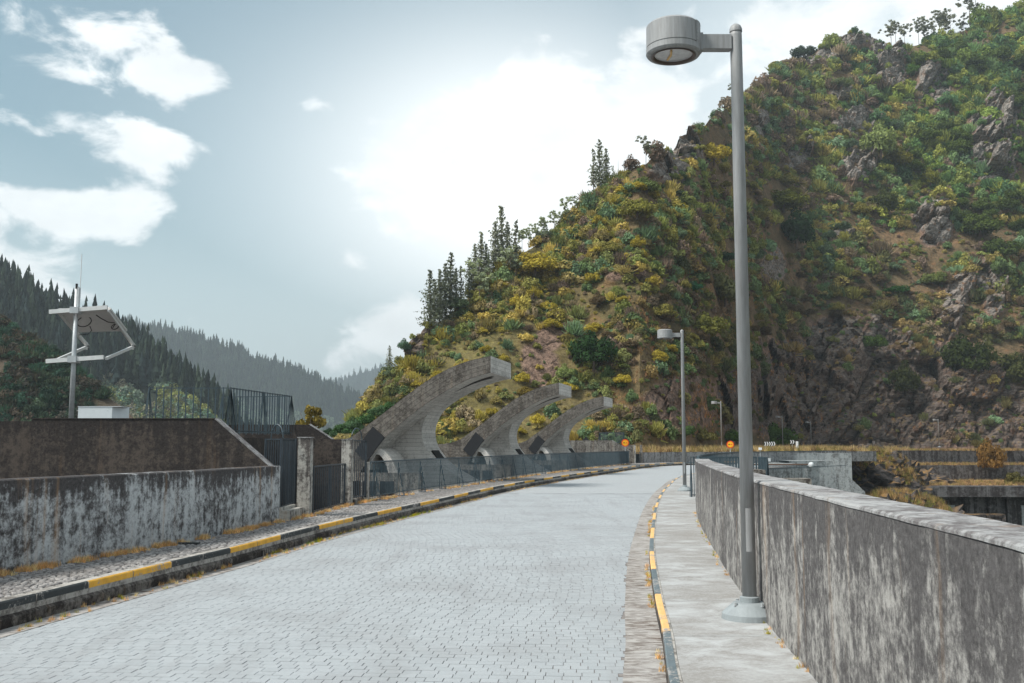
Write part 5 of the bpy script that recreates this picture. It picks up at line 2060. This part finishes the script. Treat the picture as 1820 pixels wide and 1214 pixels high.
# ------------------------------------------------------------------ conifers on the skyline
PM = [pine_mesh('needles', 201, .12, .25, 17, 6, .25, 13, .85, .018), pine_mesh('needles', 202, .08, .29, 18, 6, .3, 13, .85, .018), pine_mesh('needles', 203, .18, .22, 15, 6, .2, 11, .7, .018), pine_mesh('needles', 204, .3, .13, 12, 5, .1, 7, .6, .02, .25)]
UM = [umbrella_pine_mesh('needles', 211 + i, .38 + .07 * i, 24 + i, .19) for i in range(4)]
PT = [pine_trunk('trunk', .011, .97, None, i) for i in range(3)]
UT = [pine_trunk('trunk', .010, .95, u[1]) for u in UM]
BT = pine_trunk('trunk', .008, .99, [])
for t_ in PT + UT + [BT]:
    t_.materials.append(M['bark'])


def pine(x, yb, yt, kind, v, col, lab, wide=1.):
    p, t = main_hill.pick(x, yb)
    p = p[0]
    rr = ray(x, yb)
    H = (yb - yt) / F * p[1] * 1.12
    g = empty({'c': 'conifer', 'u': 'pine_tree', 'b': 'bare_tree'}[kind], (rr[0] / rr[1] * p[1], p[1], p[2] - .3), rnd.uniform(0, 6.28), label=lab, cat='tree', group='trees along the skyline')
    if kind == 'c':
        cr, tr = with_mat(PM[v % 4], col), PT[v % 3]
    elif kind == 'u':
        cr, tr = with_mat(UM[v % 4][0], col), UT[v % 4]
    else:
        cr, tr = None, BT
    if cr:
        c = link('crown', cr, parent=g)
        c.scale = (H * wide, H * wide, H)
    c = link('trunk', tr, parent=g)
    c.scale = (H, H, H)
    return g


NC, NC2, NC3 = (.14, .15, .12), (.21, .215, .175), (.30, .33, .23)  # needle tints lightened to paint in the skyline haze and glare
pines = [
    (764, 588, 497, 'c', 1, NC, 'lowest conifer at the left end of the ridge row'),
    (781, 566, 479, 'c', 0, NC, 'second conifer from the left in the ridge row'),
    (801, 548, 447, 'c', 2, NC, 'broad third conifer from the left in the ridge row'),
    (819, 528, 463, 'c', 3, NC, 'short slim conifer right of the broad third one'),
    (834, 520, 454, 'c', 1, NC, 'bushy fifth conifer from the left in the ridge row'),
    (855, 508, 419, 'c', 0, NC2, 'tall tapering conifer left of the tallest one'),
    (891, 486, 378, 'c', 1, NC2, 'tallest conifer with the widest crown on the lower ridge'),
    (917, 513, 409, 'c', 3, NC, 'slender dark conifer with bare lower stem just right of the tallest one'),
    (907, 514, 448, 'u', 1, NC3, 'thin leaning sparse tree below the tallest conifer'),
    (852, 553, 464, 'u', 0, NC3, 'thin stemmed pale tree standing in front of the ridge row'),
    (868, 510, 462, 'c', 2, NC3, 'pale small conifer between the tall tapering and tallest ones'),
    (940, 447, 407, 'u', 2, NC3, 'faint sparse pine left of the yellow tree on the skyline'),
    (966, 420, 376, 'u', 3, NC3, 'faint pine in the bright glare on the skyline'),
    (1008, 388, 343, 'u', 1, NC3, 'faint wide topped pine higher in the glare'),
    (1055, 348, 268, 'c', 3, NC2, 'left conifer of the tight cluster on the upper skyline'),
    (1066, 340, 249, 'c', 2, NC2, 'tallest conifer in the tight cluster on the upper skyline'),
    (1078, 332, 263, 'c', 0, NC2, 'right conifer of the tight cluster on the upper skyline'),
    (1090, 322, 290, 'c', 3, NC3, 'short thin conifer right of the upper cluster'),
    (1099, 318, 279, 'b', 0, NC3, 'bare thin dead trunk right of the upper conifer cluster'),
    (1148, 285, 234, 'u', 0, NC2, 'lone ragged pine on the skyline left of the cliff ledge'),
    (772, 580, 505, 'c', 2, NC, 'short conifer squeezed between the two lowest ones'),
    (791, 560, 470, 'c', 1, NC, 'mid height conifer just left of the broad third one'),
    (810, 538, 470, 'c', 0, NC2, 'bushy conifer just right of the broad third one'),
    (844, 515, 436, 'c', 2, NC2, 'conifer half hidden left of the tall tapering one'),
    (864, 505, 441, 'c', 1, NC2, 'conifer overlapping the tall tapering one on its right'),
    (880, 492, 402, 'c', 0, NC2, 'conifer merging with the left side of the tallest one'),
    (902, 484, 408, 'c', 2, NC2, 'conifer merging with the right side of the tallest one'),
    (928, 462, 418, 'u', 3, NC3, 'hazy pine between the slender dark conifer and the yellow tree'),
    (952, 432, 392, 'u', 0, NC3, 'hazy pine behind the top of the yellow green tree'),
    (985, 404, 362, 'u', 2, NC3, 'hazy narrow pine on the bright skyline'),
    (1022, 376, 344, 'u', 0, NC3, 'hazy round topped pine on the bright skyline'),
    (692, 648, 600, 'c', 2, NC2, 'lone small conifer at the very foot of the ridge'),
    (1307, 168, 130, 'u', 2, NC2, 'small dark pine hidden behind the near lamp pole'),
    (1584, 76, 26, 'u', 0, NC2, 'leftmost pine of the summit row'),
    (1592, 76, 38, 'u', 1, NC2, 'short pine second in the summit row'),
    (1608, 78, 37, 'u', 3, NC2, 'third pine in the summit row, lower and bushier'),
    (1633, 72, 27, 'u', 2, NC2, 'fourth pine in the summit row with leaning top'),
    (1643, 70, 24, 'u', 0, NC2, 'fifth pine in the summit row, thin'),
    (1656, 66, 28, 'u', 1, NC2, 'sixth pine in the summit row'),
    (1670, 62, 9, 'u', 2, NC2, 'tallest full crowned pine in the middle of the summit row'),
    (1679, 60, 14, 'u', 3, NC2, 'pine just right of the tallest in the summit row'),
    (1690, 76, 21, 'u', 1, NC2, 'dark stemmed pine standing in front of the summit row'),
    (1713, 62, 22, 'u', 0, NC, 'small pine with a dark spreading crown right of the summit row'),
    (1724, 44, -25, 'u', 2, NC2, 'very tall pine cut by the top edge of the picture'),
    (1736, 40, -30, 'b', 0, NC2, 'bare tall trunk at the right end of the summit row')]
for i, (x, yb, yt, kd, v, col, lab) in enumerate(pines):
    pine(x, yb, yt, kd, v, col, lab, 1.15 if kd == 'u' else 1.)

# lone pine beyond the stair wall on the left
g = empty('pine_tree', tuple(P(553, 785, 62)), label='small spreading olive pine beyond the second stair wall', cat='tree')
me = bush_mesh('crown', 301, 13, 900, .07, .8, .75, (.16, .26))
me.materials.append(leafm((.17, .13, .035)))
c = link('crown', me, parent=g)
c.scale = (1.15, 1.15, 1.7)
c.location = (0, 0, .75)
c = link('trunk', TR[1], parent=g)
c.scale = (1.5, 1.5, 2.3)

# leafy teal-green shrubs tumbling behind the nearest arch
for i, (x, y, rp) in enumerate([(586, 765, 16), (606, 757, 18), (628, 750, 20), (650, 738, 20), (672, 725, 18), (692, 717, 15), (640, 762, 18)]):
    q = P(x, y + rp * .7, 62 + i * .3)
    me_ = with_mat(BIG[i % 4], (.055, .105, .045) if i % 2 else (.075, .125, .07))
    c = link('shrub', me_, label='blue green leafy shrub in the belt behind the nearest arch', cat='shrub', group='blue green shrubs behind the nearest arch')
    c.location = tuple(q)
    s = rp * 62 / F
    c.scale = (s * 1.2, s * 1.2, s)
    c.rotation_euler.z = i

# ================================================================== VERGE, TERRACES, OUTCROP
def verge_mat():
    m, k = mat('dry_verge_grass_ground', .95, 0, .1)
    n = k.noise(k.pos, .5, 7., .7)
    k.set(k.b.inputs['Base Color'], k.mix(k.rng(n, .35, .65), (.19, .125, .06), (.33, .20, .10)))
    bump(k, n, .8, .2)
    return m


M['verge'] = verge_mat()
MB().add([(9, 88, 1.0), (11.2, 87, 1.0), (14.2, 90.4, 1.0), (20, 94.6, 1.0), (28, 99.4, 1.0), (38, 105, 1.0), (44, 130, 1.0), (50, 150, 1.0), (150, 152, 1.0), (190, 250, 1.0), (60, 245, 1.0), (20, 150, 1.0), (5, 118, 1.0)],
         [tuple(range(13))]).build('verge', M['verge'], kind='structure')


def wall_obj(name, pts, z0, z1, th, m, lab, cat='wall'):
    return sweep(smooth_path(pts, 2.), densify([(0, z0), (0, z1), (-th, z1), (-th, z0)][::-1], 1.2), rough=.12).build(name, M[m], label=lab, cat=cat)


wall_obj('terrace_wall', [(52, 146), (70, 149), (100, 151), (140, 152)], -1.6, .98, 1., 'terrace', 'upper dark terrace wall below the cliff road')
MB().add([(45, 140, -1.0), (60, 139, -1.0), (140, 141, -1.0), (140, 151, -1.0), (52, 145.9, -1.0)], [(0, 1, 2, 3, 4)]).build('terrace', M['verge'], kind='structure')
wall_obj('terrace_wall', [(56, 138), (70, 139), (100, 140), (140, 141)], -3.6, -1.0, 1., 'terrace', 'middle dark terrace wall under the grassy ledge')
MB().add([(45, 120, -3.0), (60, 118, -3.0), (140, 118, -3.0), (140, 140, -3.0), (52, 139, -3.0)], [(0, 1, 2, 3, 4)]).build('terrace', M['verge'], kind='structure')
dk = MB().box(47.5, 140, 115, 118, -4.15, -2.95).build('terrace_deck', M['terrace'], label='long dark concrete deck edge over the lowest retaining wall', cat='deck')
lw = MB().box(44, 140, 117.2, 119, -14, -4.16).build('retaining_wall', M['terrace'], label='tall dark retaining wall with pilasters under the deck', cat='wall')
for i, x in enumerate((46, 52.5, 55.2, 57.4, 64, 67.5, 71)):
    MB().box(x, x + 1.0, 116.7, 117.2, -14, -4.16).build('pilaster', M['terrace'], lw)
for x, w_ in ((48.5, 3.0), (59.2, 4.2)):
    MB().box(x, x + w_, 117.1, 117.2, -10.5, -5.2).build('panel', M['abut'], lw)


def outcrop(name, c, r3, lab, m, seed, grass=.35, cat='rock'):
    n, k_ = 60, 34
    th = np.linspace(0, 2 * math.pi, n, endpoint=False)
    ph = np.linspace(0, math.pi / 2 * 1.15, k_)
    T, H = np.meshgrid(th, ph)
    d = np.stack([np.cos(T) * np.sin(H), np.sin(T) * np.sin(H), np.cos(H)], -1).reshape(-1, 3)
    p = d * np.array(r3)
    q = p + 100 * seed
    a = R(50)
    w = np.stack([q[:, 0] * math.cos(a) + q[:, 2] * math.sin(a), q[:, 1], -q[:, 0] * math.sin(a) + q[:, 2] * math.cos(a)], 1)
    v1, e1 = cells(w * .35, seed)
    v2, e2 = cells(w * np.array([.9, 1.2, 2.2]), seed + 5)
    s_ = 1 + (v1 - .5) * .35 + (v2 - .5) * .16 + (fbm(q * .3, 3, seed) - .5) * .3
    p = p * s_[:, None] + np.array(c)
    i = np.arange((k_ - 1) * n)
    r0, c0_ = i // n, i % n
    f = np.stack([r0 * n + c0_, r0 * n + (c0_ + 1) % n, (r0 + 1) * n + (c0_ + 1) % n, (r0 + 1) * n + c0_], 1)
    me = np_mesh(name, p, f, attrs={'rock': np.ones(len(p))})
    return link(name, me, m, label=lab, cat=cat)


def slate_mat():
    m, k = mat('dark_slate_rock', .9, 0, .15)
    s1 = k.noise(k.vm('MULTIPLY', k.pos, (1.4, 1.2, 2.2)), 1., 9., .72, .5)
    c = k.mix(k.rng(s1, .35, .65), (.025, .022, .022), (.12, .105, .10))
    nz = k.n('ShaderNodeSeparateXYZ', {0: k.n('ShaderNodeNewGeometry').outputs['Normal']}).outputs[2]
    g_ = k.m('MULTIPLY', k.rng(nz, .55, .85), k.rng(k.noise(k.pos, .9, 6., .7), .4, .6))
    c = k.mix(g_, c, (.24, .14, .05))
    k.set(k.b.inputs['Base Color'], c)
    bump(k, s1, .9, .3)
    return m


M['slate'] = slate_mat()
outcrop('rock_outcrop', (42.5, 118, -5.0), (6.5, 6, 6.2), 'dark slate outcrop topped with dry grass between the abutment and the terraces', M['slate'], 3)
outcrop('rock_outcrop', (39.5, 104, -8.4), (7.5, 7, 5.2), 'lower grassy rock shoulder in front of the slate outcrop', M['slate'], 5)
outcrop('rock_outcrop', (51, 128, -5.2), (7.5, 6, 3.6), 'low broken rock hump below the middle terrace', M['slate'], 9)
bw = MB()
for r0 in range(9):
    for c0_ in range(34):
        x = 33.5 + c0_ * .42 + (r0 % 2) * .2
        bw.obox((x + rnd.uniform(-.05, .05), 97.8 + rnd.uniform(-.12, .1), -5.1 - r0 * .36 + rnd.uniform(-.04, .04)), (.2 + rnd.uniform(-.05, .03), 0, 0), (0, .3, 0), (0, 0, .16 + rnd.uniform(-.04, .02)))
dw = MB().box(33.3, 48, 98, 99, -14, -4.95).build('drystone_wall', M['slate'], label='dark drystone wall below the grassy rock shoulder', cat='wall')
bw.build('stones', M['slate'], dw, kind='stuff')
# shrubs on the terraces
tb = [((65.5, 137, -1.1), 2.6, 1.5, (.15, .085, .03), 'rusty brown bush standing on the middle terrace', 0), ((62, 124, -3.0), 1.8, .9, (.09, .08, .03), 'small olive bush on the lowest terrace left of the rusty one', 1),
      ((66.5, 125, -3.0), 2.1, 1.1, (.06, .055, .025), 'dark bush on the lowest terrace below the rusty one', 2), ((77, 128, -3.0), 2.0, .8, (.14, .13, .04), 'spiky yellow green bush on the lowest terrace at the right', 3),
      ((79, 150.5, 1.0), 1.9, 1.5, (.08, .095, .04), 'thin green sapling below the cliff at the right', 2)]
for loc, s, tf, col, lab, v in tb:
    c = link('shrub', with_mat(BIG[v], col), label=lab, cat='shrub')
    c.location = loc
    c.scale = (s * .8, s * .8, s * tf)
c = link('climbing_plant', with_mat(BIG[3], (.10, .125, .03)), label='green climbing plant hanging over the left end of the deck', cat='plant')
c.location, c.scale = (46.5, 114.8, -7.6), (2.2, .9, 4.2)

# ------------------------------------------------------------------ grass tufts
def tufts(name, pts, s, tints, seed, parent=None):
    r = np.random.default_rng(seed)
    n = len(pts)
    sc3 = r.uniform(*s, n)
    scl = np.stack([sc3 * .9, sc3 * .9, sc3], 1)
    rot = np.stack([r.normal(0, .1, n), r.normal(0, .1, n), r.uniform(0, 6.28, n)], 1)
    tn = np.array(tints)[r.integers(0, len(tints), n)] * r.uniform(.75, 1.25, (n, 1))
    return gn_scatter(name, pts, scl, rot, tn, r.integers(0, 4, n), PC['tuft_kind'], parent)


OR_ = [(.66, .42, .22), (.58, .33, .16), (.64, .50, .29), (.44, .27, .14)]
r2 = np.random.default_rng(77)


def along(path, off, n, y0, y1, jit, z, clump=1.2, thr=.42):
    ys = r2.uniform(y0, y1, n)
    k_ = vnoise(np.stack([ys * clump, np.zeros(n) + off * 3, np.zeros(n)], 1), 3)
    ys = ys[k_ > thr]
    x = at_y(path, ys) + off + r2.normal(0, jit, len(ys))
    return np.stack([x, ys, np.full(len(ys), z)], 1)


P1_ = np.vstack([along(WL, .07, 2600, 6, 19.3, .05, .243, 4.5, .42), along(lo, .06, 900, 19.5, 27, .05, .245, 4., .42), along(FE, .1, 1900, 26.8, 78, .08, .25, 2.2, .5)])
tufts('dry_grass', P1_, (.015, .11), OR_, 1)
P2_ = np.vstack([along(KL, .085, 420, 7, 34, .02, .005, 1.0, .5), along(KL, .22, 700, 8, 85, .03, .0, .5, .45), along(WR, -.03, 170, 3, 24, .02, .1, 1.5, .45), along(KR, -.04, 260, 6, 30, .02, .0, 1., .5)])
tufts('dry_grass', P2_, (.025, .075), OR_ + [(.35, .30, .04)], 2)
P3_ = along(KL, .18, 160, 15, 26, .04, .0, .9, .55)
tufts('green_weeds', P3_, (.04, .09), [(.42, .36, .03), (.20, .26, .04)], 3)
# verge and terrace grass
n = 9000
xy = np.stack([r2.uniform(9, 60, n), r2.uniform(86, 215, n)], 1)
wy = np.interp(xy[:, 0], FW[:, 0], FW[:, 1])
ok = (xy[:, 1] > wy + .5) & ((xy[:, 1] < 150) | (xy[:, 0] > 25)) & ((xy[:, 0] < 40) | (xy[:, 1] > 150)) & (xy[:, 0] < 9 + (xy[:, 1] - 86) * .75 + 22)
xy = xy[ok]
tufts('verge_grass', np.c_[xy, np.full(len(xy), 1.0)], (.35, 1.0), [(.34, .24, .13), (.25, .19, .09), (.16, .14, .05), (.38, .29, .17), (.14, .09, .05)], 4)
n = 1700
P5_ = np.vstack([np.c_[r2.uniform(50, 100, n), r2.uniform(147.5, 153, n), np.full(n, .95)], np.c_[r2.uniform(55, 100, n), r2.uniform(139.2, 144, n), np.full(n, -1.0)],
                 np.c_[r2.uniform(50, 95, n), r2.uniform(118, 134, n), np.full(n, -3.0)]])
tufts('terrace_grass', P5_, (.15, .6), [(.36, .24, .13), (.28, .18, .10), (.22, .18, .07), (.15, .10, .06)], 5)
n = 900
a_ = r2.uniform(0, 6.28, n)
q_ = np.sqrt(r2.uniform(0, 1, n))
P6_ = np.vstack([np.c_[39.5 + 6.5 * q_ * np.cos(a_), 104 + 6 * q_ * np.sin(a_), -8.4 + 5.3 * np.sqrt(1 - q_ ** 2 * .8)], np.c_[42.5 + 5.5 * q_ * np.cos(a_), 118 + 5 * q_ * np.sin(a_), -5.0 + 6.2 * np.sqrt(1 - q_ ** 2 * .9)]])
tufts('outcrop_grass', P6_, (.25, .8), [(.30, .20, .09), (.18, .17, .05), (.16, .11, .06), (.34, .22, .11)], 6)
# rusty grass clinging to the ledges of the slate cliff
r3_ = np.random.default_rng(5)
az_ = (r3_.uniform(1080, 1900, 9000) - 910) / F
t_ = r3_.uniform(0, .42, 9000)
pp = main_hill.at(az_, t_)
ok = (fbm(pp / 6., 3, 120) > .53)
pp = pp[ok]
tufts('cliff_grass', pp - np.array([0, -.3, .2]), (.4, 1.1), [(.34, .17, .09), (.28, .15, .08), (.42, .23, .12), (.17, .12, .06)], 8)

# ------------------------------------------------------------------ haze
hz = MB().box(-3500, 3500, -1600, 3700, -15.2, 262).build('haze', None, kind='stuff')
hm = bpy.data.materials.new('haze')
hm.use_nodes = True
k = N(hm.node_tree)
out = k.n('ShaderNodeOutputMaterial')
pv = k.n('ShaderNodeVolumePrincipled', {'Color': (.80, .90, .96), 'Density': HAZE, 'Anisotropy': .35})
k.t.links.new(pv.outputs[0], out.inputs['Volume'])
hz.data.materials.append(hm)
